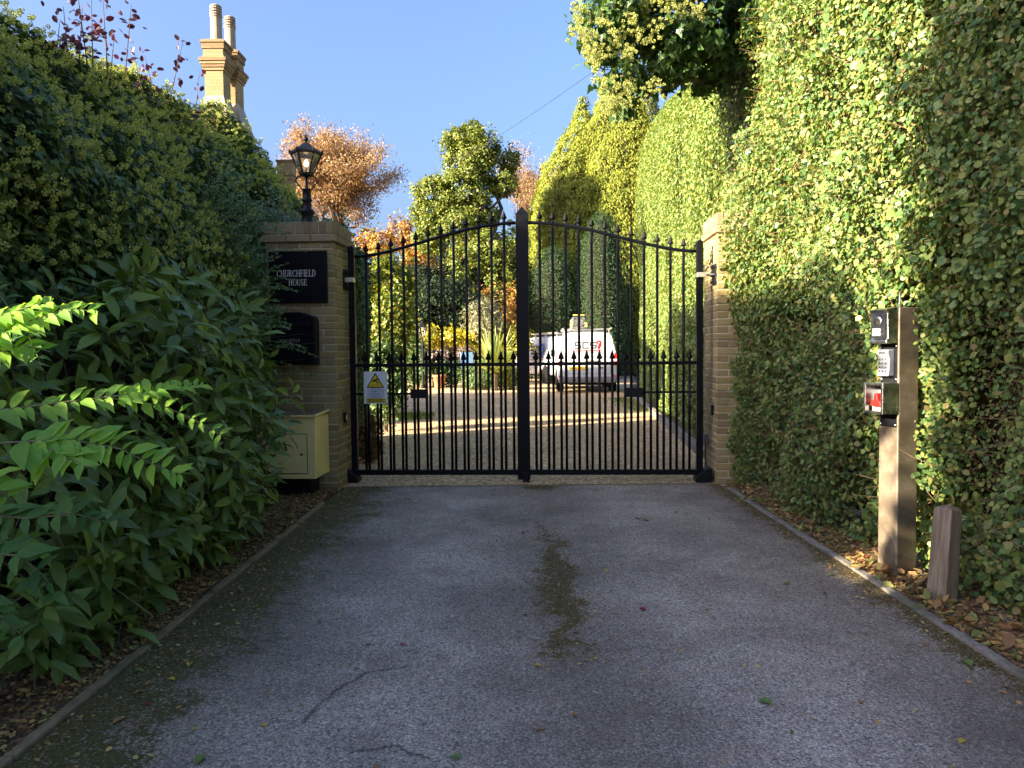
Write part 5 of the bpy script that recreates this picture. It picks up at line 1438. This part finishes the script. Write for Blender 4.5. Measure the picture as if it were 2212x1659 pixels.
# purple leaved shoots above the hedge top
t = thing('purple_shrub', 'purple leaved shoots standing up from behind the ivy hedge top', 'shrub', (-3.7, 6.6, 0))
PP = []; st = []; sd = []; sl = []
for (u, v, v2, Y, nn) in ((185, -60, 110, 6.1, 12), (205, -20, 120, 6.4, 12), (228, -40, 130, 6.6, 12), (165, 0, 100, 6.0, 9), (148, 10, 90, 5.9, 9), (240, 60, 150, 6.7, 8), (262, 10, 160, 6.9, 11), (310, 95, 190, 7.2, 9), (330, 105, 190, 7.4, 8), (372, 80, 190, 7.6, 10), (420, 150, 230, 8.0, 7), (120, 30, 110, 5.8, 10)):
    a = A(u + rnd.uniform(-8, 8), v2 + 30, Y); b = A(u + rnd.uniform(-26, 26), v + rnd.uniform(0, 22), Y)
    st.append(tuple(a)); sd.append(tuple(b - a)); sl.append((b - a).length)
    for i in range(nn * 2):
        q = rnd.random(); p = a.lerp(b, .15 + .85 * q); PP.append(tuple(p + Vector((rnd.gauss(0, .05), rnd.gauss(0, .05), rnd.gauss(0, .03)))))
PP = np.array(PP); a, d = leaf_orient(np.tile([.3, -.6, .3], (len(PP), 1)), 1.0, .1, .2)
leaves('foliage', PP, a, d, rng.uniform(.04, .075, len(PP)), 'oval', M['purple'], t)
mb = MB(); mb.tube([(-3.7, 6.6, -.1), (-3.65, 6.6, 2), (-3.6, 6.7, 3.6)], [.05, .04, .03], 8)
for a_, b_ in zip(st, sd):
    a_ = Vector(a_); mb.tube([(-3.6, 6.7, 3.55), a_.lerp(Vector((-3.6, 6.7, 3.55)), .4) - Vector((0, 0, .1)), a_, a_ + Vector(b_)], [.012, .009, .006, .002], 5)
mb.build('stems', M['bark'], t, world=True)
# ------------------------------------------------------------------ trees and garden beyond the gate
def uvY(u, v, Y, ru, rv=None, ry=None):
    """clump whose outline is measured at u,v with half-widths in view pixels"""
    p = A(u, v, Y); k = Y / F; rv = rv or ru
    return (p.x, p.y, p.z, ru * k, (ry if ry else ru * k), rv * k)
def ground_at(u, Y): p = A(u, 750, Y); return (p.x, Y, 0)

# copper tree: fine branching all visible
def fine_tree(name, label, base, top, ell, leaf, size, seed, levels=6, per=26, r0=.22):
    rl = random.Random(seed); base = Vector(base); t = thing(name, label, 'tree', base)
    ec, er = Vector(ell[:3]), Vector(ell[3:])
    mb = MB(); LP = []
    def inside(p):
        q = p - ec; return (q.x / er.x) ** 2 + (q.y / er.y) ** 2 + (q.z / er.z) ** 2
    def grow(p, d, L, r, lv):
        pts = [p]; q = p.copy(); dd = d.copy()
        for k in range(3):
            dd = (dd + Vector((rl.gauss(0, .14), rl.gauss(0, .14), rl.gauss(0, .09) + .03))).normalized(); q = q + dd * (L / 3); pts.append(q.copy())
        n = 6 if lv < 2 else 3
        mb.tube(pts, [r, r * .88, r * .76, r * .64], n, False)
        if lv >= 3:
            for w in pts[1:]: LP.append((w.x, w.y, w.z))
        if lv >= levels or inside(q) > 1.0: return
        for c in range(3 if lv < 4 else 2):
            ax = Vector((rl.gauss(0, 1), rl.gauss(0, 1), rl.gauss(0, .45))).normalized()
            nd = (dd * (1.0 if c == 0 else .65) + ax * (.35 if c == 0 else .85)).normalized()
            grow(q, nd, L * rl.uniform(.66, .86), r * (.66 if c == 0 else .5), lv + 1)
    h = ec.z - er.z * .75
    mb.tube([base, base + Vector((.1, 0, h * .5)), base + Vector((0, 0, h))], [r0 * 1.4, r0 * 1.1, r0], 8)
    for c in range(5):
        an = c * 1.257 + .3; grow(base + Vector((0, 0, h * (1 - .08 * (c % 3)))), Vector((.62 * math.cos(an), .62 * math.sin(an), 1.0 if c else 1.6)).normalized(), er.z * .46, r0 * .62, 1)
    mb.build('trunk', M['bark'], t, world=True)
    LP = np.array(LP); P = np.repeat(LP, per, axis=0) + rng.normal(size=(len(LP) * per, 3)) * size * 1.6
    a, d = leaf_orient(rand_dirs(len(P)), .4, .8, .3)
    leaves('crown', P, a, d, size * rng.uniform(.6, 1.3, len(P)), 'spear', M[leaf], t, wscale=1.5)
    return t
e = uvY(752, 382, 42, 134, 156)
fine_tree('copper_tree', 'copper leaved tree with open branching standing behind the lantern', ground_at(738, 42), None, e, 'copper', .15, 5, 6, 21, .28)
e = uvY(1145, 395, 46, 70, 110)
fine_tree('autumn_tree', 'thin brown leaved tree glimpsed between the green oak and the conifer', ground_at(1150, 46), None, e, 'copper', .13, 9, 6, 8, .2)

cl = [uvY(1012, 345, 38, 55, 62), uvY(985, 300, 38, 28, 30), uvY(1045, 330, 38, 38, 45), uvY(1000, 410, 38, 62, 40), uvY(935, 415, 38, 44, 34), uvY(925, 465, 38, 36, 30), uvY(1100, 345, 38.5, 22, 30), uvY(1085, 395, 38, 36, 26),
      uvY(985, 480, 38, 55, 42), uvY(1040, 460, 38, 34, 40), uvY(930, 520, 38.5, 38, 32), uvY(1060, 540, 37, 48, 40), uvY(1000, 575, 37, 46, 42), uvY(1085, 610, 37, 38, 44), uvY(1018, 655, 36.5, 32, 26), uvY(1020, 280, 38, 22, 18)]
tree('oak_tree', 'green and yellow oak rising in clumps above the middle of the gate', 'tree', ground_at(1040, 38), 12, cl, 'oak', .125, 'oval', 4300, 40, .34, sig=.16)
cl = [uvY(905, 560, 40, 34, 40), uvY(1010, 610, 40, 60, 60), uvY(1085, 575, 39, 40, 70), uvY(1075, 660, 36, 50, 45), uvY(1120, 610, 38, 30, 60), uvY(870, 500, 41, 30, 34), uvY(820, 520, 41, 40, 30)]
tree('autumn_tree', 'low rusty orange tree behind the garden bed beside the dark yews', 'tree', ground_at(1080, 39.5), 5, cl, 'rust', .15, 'oval', 1700, 30, .22)
# far wood closing the view: one mass
cl = []
for i in range(38):
    x = -26 + i * 1.45 + rng.normal() * .4; cl.append((x, 56 + rng.normal() * 2, rng.uniform(2.5, 6.5), 2.4, 2.0, rng.uniform(2.5, 4)))
    cl.append((x, 55 + rng.normal() * 1, 1.6, 2.0, 1.5, 2.0))
P, N = clump_points(cl, 160, 20, .3); a, d = leaf_orient(N, .5, .4, .3)
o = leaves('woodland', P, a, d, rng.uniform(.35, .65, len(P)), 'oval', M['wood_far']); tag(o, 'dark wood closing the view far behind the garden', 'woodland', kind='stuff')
# dark evergreen mass behind the lamp post
cl = [uvY(960, 655, 36, 80, 55), uvY(890, 680, 36, 60, 50), uvY(1010, 695, 36, 60, 40), uvY(930, 610, 37, 55, 40), uvY(985, 590, 37, 35, 35)]
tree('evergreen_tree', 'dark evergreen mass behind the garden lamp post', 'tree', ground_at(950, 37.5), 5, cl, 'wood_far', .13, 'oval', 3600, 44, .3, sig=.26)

# conifers and topiary beyond the vans
def cone_tree(name, label, c, prof, n, mat, size, shape, disp, seed, droop=1.2, core=.3, cat='conifer', up=.1, wscale=None):
    t = thing(name, label, cat, c)
    P, N = rev_surface(c, prof, n, seed, disp, 1.0, .3); k = facing(P, N, -.3); P, N = P[k], N[k]
    a = unit(N + rand_dirs(len(P)) * .75); d = unit(N * .7 + rand_dirs(len(P)) * .8 + np.array([0, 0, -droop]))
    leaves('crown', P, a, d, size * rng.uniform(.6, 1.3, len(P)), shape, mat, t, wscale=wscale)
    mb = MB(); mb.lathe([(max(.02, r - core - disp), z - (.3 if r < 1 else 0)) for r, z in prof], c, 14); mb.build('light_stop_core', M['core'], t, world=True)
    mb = MB(); mb.lathe([(.22, -.1), (.2, prof[0][1] + .3)], c, 8); mb.build('trunk', M['bark'], t, world=True)
    return t
k = 31 / F
def zz(v, Y): return CAM_H + (752 - v) / F * Y
c = ground_at(1262, 43)
cone_tree('conifer', 'tall shaggy yellow green conifer behind the vans', c, [(3.1, .2), (3.1, 3.0), (2.9, 6.0), (3.0, zz(450, 43)), (2.2, zz(370, 43)), (1.3, zz(300, 43)), (.7, zz(258, 43)), (.18, zz(228, 43)), (.03, zz(212, 43))], 105000, M['yew'], .17, 'spear', .5, 71, 1.3, wscale=1.6)
c = ground_at(1350, 42)
cone_tree('conifer', 'broad yellow green conifer between the pointed one and the tall hedge', c, [(2.3, .2), (2.5, 5.0), (2.6, zz(400, 42)), (2.3, zz(300, 42)), (1.7, zz(235, 42)), (.7, zz(200, 42)), (.05, zz(180, 42))], 80000, M['yew'], .16, 'spear', .3, 72, 1.3, wscale=1.6)
c = ground_at(1185, 44)
cone_tree('conifer', 'yellow green yew beside the gate centre post, partly behind it', c, [(1.8, .2), (1.9, 3.0), (1.6, zz(540, 44)), (1.1, zz(460, 44)), (.1, zz(425, 44))], 44000, M['yew'], .16, 'spear', .3, 73, 1.0, wscale=1.6)
for i, (u, Y, vt, w, lab) in enumerate(((1197, 37.5, 530, 66, 'rounded clipped yew, shade painted into its green, behind the rear van'), (1302, 37.0, 455, 58, 'slim clipped yew, its green darkened as if shaded, right behind the van with the red logo'), (1125, 38.0, 545, 40, 'clipped yew with shade in its leaf colour, half hidden by the gate centre post'))):
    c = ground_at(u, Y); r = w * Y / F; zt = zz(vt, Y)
    cone_tree('shade_toned_yew', lab, c, [(r * .95, .15), (r, zt * .35), (r * .95, zt * .6), (r * .8, zt * .82), (r * .5, zt * .94), (r * .22, zt * .985), (.05, zt)], 22000, M['topiary'], .10, 'spear', .08, 81 + i, .5, .2, 'topiary', wscale=1.6)

# overhanging ivy clad crown at the top
def ivy_crown():
    base = Vector((3.75, 9.7, 0))
    t = thing('ivy_tree', 'ivy clad tree leaning out over the gate with yellow flower heads', 'tree', base)
    cl = [uvY(1330, 25, 8.6, 85, 60, .5), uvY(1300, 95, 8.6, 42, 36, .35), uvY(1405, 50, 8.8, 85, 60, .6), uvY(1480, 95, 9.0, 85, 75, .6), uvY(1560, 40, 9.0, 95, 80, .7), uvY(1340, 165, 8.6, 44, 34, .35), uvY(1420, 150, 8.9, 60, 42, .5), uvY(1345, 225, 8.9, 30, 20, .3),
          uvY(1545, 140, 9.3, 60, 55, .5), uvY(1650, 0, 9.0, 90, 80, .6), uvY(1420, -60, 8.6, 120, 60, .6)]
    P, N = clump_points(cl, 5200, 36, .2)
    a, d = leaf_orient(N, .6, 1.4, .1)
    leaves('foliage', P, a, d, rng.uniform(.06, .115, len(P)), 'ivy', M['ivybright'], t)
    hd = [(1262, 20), (1256, 60), (1270, 100), (1285, 140), (1300, 180), (1330, 70), (1345, 25), (1372, 45), (1375, 85), (1395, 10), (1325, 195), (1345, 215), (1300, 120), (1420, 190), (1475, 30), (1500, 25), (1440, 15), (1350, 130), (1318, 230), (1370, 190), (1270, 75), (1290, 50), (1410, 60)]
    cen = []; 
    for u, v in hd:
        for q in range(4):
            p = A(u + rnd.gauss(0, 10), v + rnd.gauss(0, 10), 8.15 + rnd.uniform(-.05, .2)); cen.append(tuple(p))
    cen = np.array(cen); umbels('flower_heads', cen, np.tile([-.5, -.6, .4], (len(cen), 1)), M['umbelbright'], t, .022, 7, .07)
    mb = MB(); mb.tube([base, (3.7, 9.7, 2.5), (3.5, 9.6, 4.0), (3.1, 9.4, 5.0), (2.4, 9.1, 5.6)], [.26, .2, .17, .13, .08], 10)
    branch_skeleton(mb, (3.3, 9.5, 4.6), [(c[:3], .06) for c in cl], .1)
    mb.build('trunk', M['bark'], t, True, world=True)
ivy_crown()

# ------------------------------------------------------------------ garden bed beyond the gravel
def bush(name, label, cat, u, v, Y, ru, rv, mat, size, n, shape='oval', group=None, sub=24, sig=.24):
    c = uvY(u, v, Y, ru, rv); t = thing(name, label, cat, (c[0], c[1], 0), 0, group)
    P, N = clump_points([c], n / max(.01, (c[3] * c[4] * c[5]) ** (2 / 3)), sub, sig)
    P = P[P[:, 2] > .02]; N = N[:len(P)]
    a, d = leaf_orient(N, .6, .3, .3); leaves('foliage', P, a, d, size * rng.uniform(.6, 1.3, len(P)), shape, M[mat], t)
    mb = MB(); mb.tube([(c[0], c[1], -.05), (c[0], c[1], max(.2, c[2]))], [.04, .02], 6); mb.build('stem', M['bark'], t, world=True)
    return t
bush('lime_shrub', 'yellow green sunlit shrub just inside the gate by the dark hedge', 'shrub', 845, 668, 15.0, 46, 100, 'limeshrub', .085, 9000, sub=40)
bush('leafy_shrub', 'brownish low shrub under the lime green one inside the gate', 'shrub', 832, 815, 13.6, 42, 75, 'garden', .07, 5000, sub=30)
bush('leafy_shrub', 'small scrubby plants at the hedge foot behind the camera warning sign', 'shrub', 800, 950, 9.8, 26, 45, 'litter', .05, 1800, sub=24)
bush('silver_bush', 'silvery feathery bush left of the spiky strap leaved plant', 'shrub', 1045, 690, 31.5, 42, 40, 'grey', .20, 3200, 'spear')
for i, (u, w, lab) in enumerate(((915, 34, 'golden shrub beside the garden lamp post'), (985, 40, 'golden shrub behind the faded mauve flowers'), (1050, 40, 'golden shrub behind the spiky plant'), (1112, 30, 'golden shrub beside the gate centre post'))):
    bush('golden_shrub', lab, 'shrub', u, 735 - (i == 0) * 6, 31.8, w, 26, 'gold', .12, 2600, group='golden shrubs across the garden bed')
bush('leafy_shrub', 'grey green rounded shrub before the garden lamp post', 'shrub', 888, 755, 30.2, 30, 38, 'garden', .1, 2600)
bush('leafy_shrub', 'low green shrub behind the terracotta pot', 'shrub', 905, 800, 29.6, 36, 32, 'garden', .1, 2600)
bush('faded_flowers', 'faded mauve flower heads over the terracotta pot', 'flowers', 935, 775, 30.4, 34, 20, 'mauve', .11, 1800, 'round')
bush('faded_flowers', 'dull purple foliage between the mauve flowers and the spiky plant', 'flowers', 985, 768, 30.6, 34, 20, 'mauve', .10, 1800, 'round')
bush('leafy_shrub', 'dark green planting under the dull purple foliage', 'shrub', 975, 800, 29.9, 34, 28, 'darkhedge', .1, 2400)
bush('leafy_shrub', 'low green edging plants under the spiky strap leaved plant', 'shrub', 1040, 815, 27.6, 42, 24, 'garden', .085, 3000)
bush('leafy_shrub', 'yellowing edging plants beside the gate centre post', 'shrub', 1100, 815, 27.8, 36, 24, 'limeshrub', .085, 2400)
for i, (u, v, c, lab) in enumerate(((1057, 800, 'ladderyellow', 'orange flower among the low green edging plants'), (1040, 792, 'signyellow', 'small yellow flower among the low edging plants'))):
    p = A(u, v, 26.9); t = thing('flower', lab, 'flower', p); mb = MB()
    for k in range(7):
        an = k * .9; mb.box((.035 * math.cos(an), 0, .035 * math.sin(an)), (.05, .015, .035), Matrix.Rotation(-an, 3, 'Y'))
    mb.build('petals', M[c], t, bevel=.006); mb = MB(); mb.tube([(0, .02, 0), (0, .02, -p.z)], .006, 5); mb.build('stem', M['greystem'], t)
# strap leaved plant
c = Vector(ground_at(1068, 26.9)); t = thing('strap_plant', 'spiky fountain of green and cream strap leaves by the gravel', 'plant', c)
V = []; Fq = []
for i in range(170):
    an = rnd.uniform(0, 6.28); el = rnd.uniform(.25, 1.45); L = rnd.uniform(1.15, 1.95); w = rnd.uniform(.022, .042)
    p = Vector((rnd.gauss(0, .08), rnd.gauss(0, .08), .62)); d = Vector((math.cos(an) * math.cos(el), math.sin(an) * math.cos(el), math.sin(el))); sd = d.cross(Vector((0, 0, 1))).normalized(); b = len(V)
    for k in range(6):
        q = k / 5; ww = w * (1 - q ** 2.5) + .002; V += [tuple(c + p + sd * ww), tuple(c + p - sd * ww)]
        p = p + d * (L / 5); d = (d + Vector((0, 0, -.09 - .10 * (1.45 - el) * q))).normalized()
    Fq += [(b + 2 * k, b + 2 * k + 1, b + 2 * k + 3, b + 2 * k + 2) for k in range(5)]
link_mesh('foliage', np_mesh('foliage', np.array(V) - root_loc(t), np.array(Fq)), M['phorm'], t)
mb = MB(); mb.lathe([(.12, 0), (.1, .4), (.08, .7)], (0, 0, 0), 8); mb.build('stem', M['bark'], t)
# terracotta pot
p = ground_at(948, 28.9); t = thing('terracotta_pot', 'plain terracotta pot at the gravel edge of the garden bed', 'pot', p)
mb = MB(); mb.lathe([(.16, 0), (.17, .02), (.24, .42), (.27, .425), (.27, .50), (.235, .505), (.22, .44)], (0, 0, 0), 20); mb.build('pot', M['terracotta'], t, True); mb = MB(); mb.lathe([(.22, .43), (.22, .44)], (0, 0, 0), 16); mb.build('soil', M['soil'], t)
# blue garden chair behind the plants
p = ground_at(1012, 29.4); t = thing('garden_chair', 'pale blue garden chair showing among the plants', 'chair', p, R(200))
mb = MB(); mb.box((0, 0, .45), (.5, .5, .05)); mb.build('seat', M['bluechair'], t, bevel=.01); mb = MB(); mb.box((0, -.24, 1.02), (.5, .05, .62), Matrix.Rotation(R(8), 3, 'X')); mb.build('backrest', M['bluechair'], t, bevel=.01)
for sx in (-1, 1):
    for sy in (-1, 1):
        mb = MB(); mb.tube([(sx * .22, sy * .22, 0), (sx * .22, sy * .22, .43)], .018, 6); mb.build('leg', M['galv'], t)
# garden lamp post
p = Vector(ground_at(913, 29.0)); t = thing('lamp_post', 'small black lamp post among the shrubs of the garden bed', 'lamp', p)
k = zz(688, 29)
mb = MB(); mb.lathe([(.09, 0), (.09, .1), (.05, .14), (.045, k - 1.0), (.07, k - .98), (.03, k - .9), (.025, k - .6)], (0, 0, 0), 12); mb.tube([(-.16, 0, k - .95), (.16, 0, k - .95)], .015, 6); mb.build('post', M['blackmatt'], t)
mb = MB(); mb.lathe([(.07, k - .6), (.075, k - .58), (.155, k - .25), (.17, k - .24)], (0, 0, 0), 6); mb.build('pane', M['glass'], t)
mb = MB()
for q in range(6):
    an = q * math.pi / 3; mb.tube([(.078 * math.cos(an), .078 * math.sin(an), k - .6), (.165 * math.cos(an), .165 * math.sin(an), k - .24)], .014, 4)
mb.lathe([(.18, k - .24), (.14, k - .16), (.06, k - .1), (.05, k - .05), (.01, k)], (0, 0, 0), 6); mb.build('lantern_frame', M['blackmatt'], t)

# grass at the gravel edge
n = 2600; P = np.stack([rng.uniform(-2.6, -1.7, n), rng.normal(16.4, .4, n), np.zeros(n)], 1); P[:, 0] = np.where(rng.random(n) < .5, rng.normal(-2.3, .3, n), P[:, 0])
a = unit(rand_dirs(n) * [1, 1, .2]); d = unit(rand_dirs(n) * .5 + np.array([0, 0, 1.0]))
o = leaves('grass', P, a, d, rng.uniform(.04, .10, n), 'needle', M['grass']); tag(o, 'strip of short grass at the edge of the gravel', 'grass', kind='stuff')
n = 3000; P = np.stack([rng.normal(3.3, .25, n) - .2, rng.uniform(17, 22, n), np.zeros(n)], 1); o = leaves('grass', P, unit(rand_dirs(n) * [1, 1, .2]), unit(rand_dirs(n) * .5 + np.array([0, 0, 1.0])), rng.uniform(.03, .07, n), 'needle', M['grass']); tag(o, 'thin grass growing along the edging stones inside the gate', 'grass', kind='stuff')

# ------------------------------------------------------------------ trees beside the forecourt, out of the frame, that shade it
def shade_tree(label, base, cl):
    tree('evergreen_tree', label, 'tree', base, 6, cl, 'darkhedge', .24, 'oval', 2300, 60, .28, sig=.2)
shade_tree('broad evergreen tree standing by the forecourt before the low hedge', (-5.2, -1.4, 0), [(-4.8, -.03, z_, 1.1, .85, 1.0) for z_ in (2.2, 3.4, 4.6, 5.8, 7.0)] + [(-5.0, -1.5, 4.2, 1.3, 1.0, 1.6), (-5.2, -1.3, 6.6, 1.2, 1.0, 1.2)])

# ------------------------------------------------------------------ fallen leaves
def litter(name, label, pts, size, mat=None, tilt=.45):
    n = len(pts); N = unit(rand_dirs(n) * tilt + np.array([0, 0, 1.0])); d = unit(rand_dirs(n) * [1, 1, .1])
    o = leaves(name, pts, N, d, size, 'oval', mat or M['litter']); return tag(o, label, 'leaf litter', kind='stuff')
n = 9000; P = np.stack([-1.80 - np.abs(rng.normal(0, .28, n)), rng.uniform(2.0, 8.3, n), rng.uniform(.006, .02, n)], 1); P = P[P[:, 0] > -2.6]
litter('leaf_litter', 'brown leaf litter covering the soil of the shady bed', P, rng.uniform(.012, .045, len(P)) * rng.uniform(.5, 1, len(P)))
n = 9500; P = np.stack([2.21 + np.abs(rng.normal(0, .22, n)), rng.uniform(2.2, 8.1, n), rng.uniform(.006, .03, n)], 1); P = P[P[:, 0] < 2.75]
litter('leaf_litter', 'dry leaves and chippings along the foot of the sunlit hedge', P, rng.uniform(.012, .05, len(P)) * rng.uniform(.5, 1, len(P)))
n = 260; P = np.stack([2.21 + np.abs(rng.normal(0.05, .18, n)), rng.uniform(2.2, 5.0, n), rng.uniform(.01, .05, n)], 1)
litter('leaf_litter', 'large dry curled leaves heaped by the wooden stub', P, rng.uniform(.04, .09, len(P)), None, .9)
n = 1500; P = np.concatenate([np.stack([rng.uniform(-1.7, 2.1, 420), rng.uniform(2.2, 8.0, 420), np.full(420, .006)], 1), np.stack([-1.74 + np.abs(rng.normal(0, .22, 700)), rng.uniform(2.0, 8.0, 700), np.full(700, .006)], 1), np.stack([2.13 - np.abs(rng.normal(0, .14, 450)), rng.uniform(2.2, 8.0, 450), np.full(450, .006)], 1), np.stack([rng.normal(.26, .16, 260), rng.uniform(3.4, 6.3, 260), np.full(260, .006)], 1), np.stack([rng.uniform(-1.7, 2.1, 420), rng.uniform(7.6, 8.4, 420), np.full(420, .008)], 1)])
litter('leaf_crumbs', 'crumbs of dry leaf along the mossy edges of the tarmac', P, rng.uniform(.008, .03, len(P)))
# larger single leaves lying on the tarmac
kinds = {'fl_yellow': 'small yellow fallen leaf lying flat on the tarmac drive', 'fl_green': 'small green fallen leaf lying flat on the tarmac drive', 'fl_brown': 'small brown fallen leaf lying flat on the tarmac drive', 'fl_red': 'small red fallen leaf lying flat on the tarmac drive'}
def leaf_obj(mat, size):
    T, Q = LEAF['oval']; v = (T - np.array([.5, 0, 0])) * size; v[:, 2] = v[:, 2] * 2.2 + .006 + abs(v[:, 2].min()) * 2.2
    return np_mesh('fallen_leaf', v, Q)
spots = [('fl_green', 1653, 1520, .07), ('fl_green', 2090, 1436, .07), ('fl_yellow', 2078, 1605, .045), ('fl_red', 1388, 1318, .05), ('fl_red', 1130, 1152, .045), ('fl_yellow', 885, 1080, .05), ('fl_yellow', 1158, 1104, .04), ('fl_green', 1395, 1125, .07), ('fl_green', 1378, 1121, .06), ('fl_brown', 1460, 1108, .05),
         ('fl_green', 985, 1640, .05), ('fl_green', 432, 1645, .06), ('fl_green', 1795, 1244, .045), ('fl_yellow', 1160, 1440, .04), ('fl_brown', 1240, 1547, .035), ('fl_brown', 1165, 1580, .04), ('fl_brown', 255, 1560, .045), ('fl_green', 300, 1452, .05), ('fl_yellow', 410, 1437, .05), ('fl_brown', 300, 1498, .04), ('fl_green', 520, 1276, .055), ('fl_red', 320, 1525, .035),
         ('fl_yellow', 370, 1470, .04), ('fl_brown', 690, 1345, .04), ('fl_brown', 730, 1325, .03), ('fl_yellow', 760, 1240, .03), ('fl_green', 1000, 1128, .04), ('fl_yellow', 1310, 1235, .04), ('fl_red', 700, 1250, .035), ('fl_green', 795, 1395, .035), ('fl_yellow', 1285, 1425, .03), ('fl_yellow', 570, 1570, .03), ('fl_brown', 815, 1660, .03), ('fl_green', 1700, 1262, .04), ('fl_brown', 1860, 1520, .03), ('fl_yellow', 1830, 1210, .03), ('fl_red', 870, 1395, .03)]
proto = {}
for m_, u, v, s in spots:
    if m_ not in proto: proto[m_] = leaf_obj(m_, 1.0)
    g = G(u, v)
    if not (-1.72 < g.x < 2.12): continue
    o = bpy.data.objects.new('fallen_leaf', proto[m_]); C.objects.link(o)
    if not proto[m_].materials: proto[m_].materials.append(M[m_])
    o.location = (g.x, g.y, .003); o.scale = (s, s * rnd.uniform(.8, 1.2), s); o.rotation_euler = (rnd.uniform(-.12, .12), rnd.uniform(-.12, .12), rnd.uniform(0, 6.28))
    tag(o, kinds[m_], 'leaf', {'fl_yellow': 'yellow fallen leaves on the tarmac', 'fl_green': 'green fallen leaves on the tarmac', 'fl_brown': 'brown fallen leaves on the tarmac', 'fl_red': 'red fallen leaves on the tarmac'}[m_])
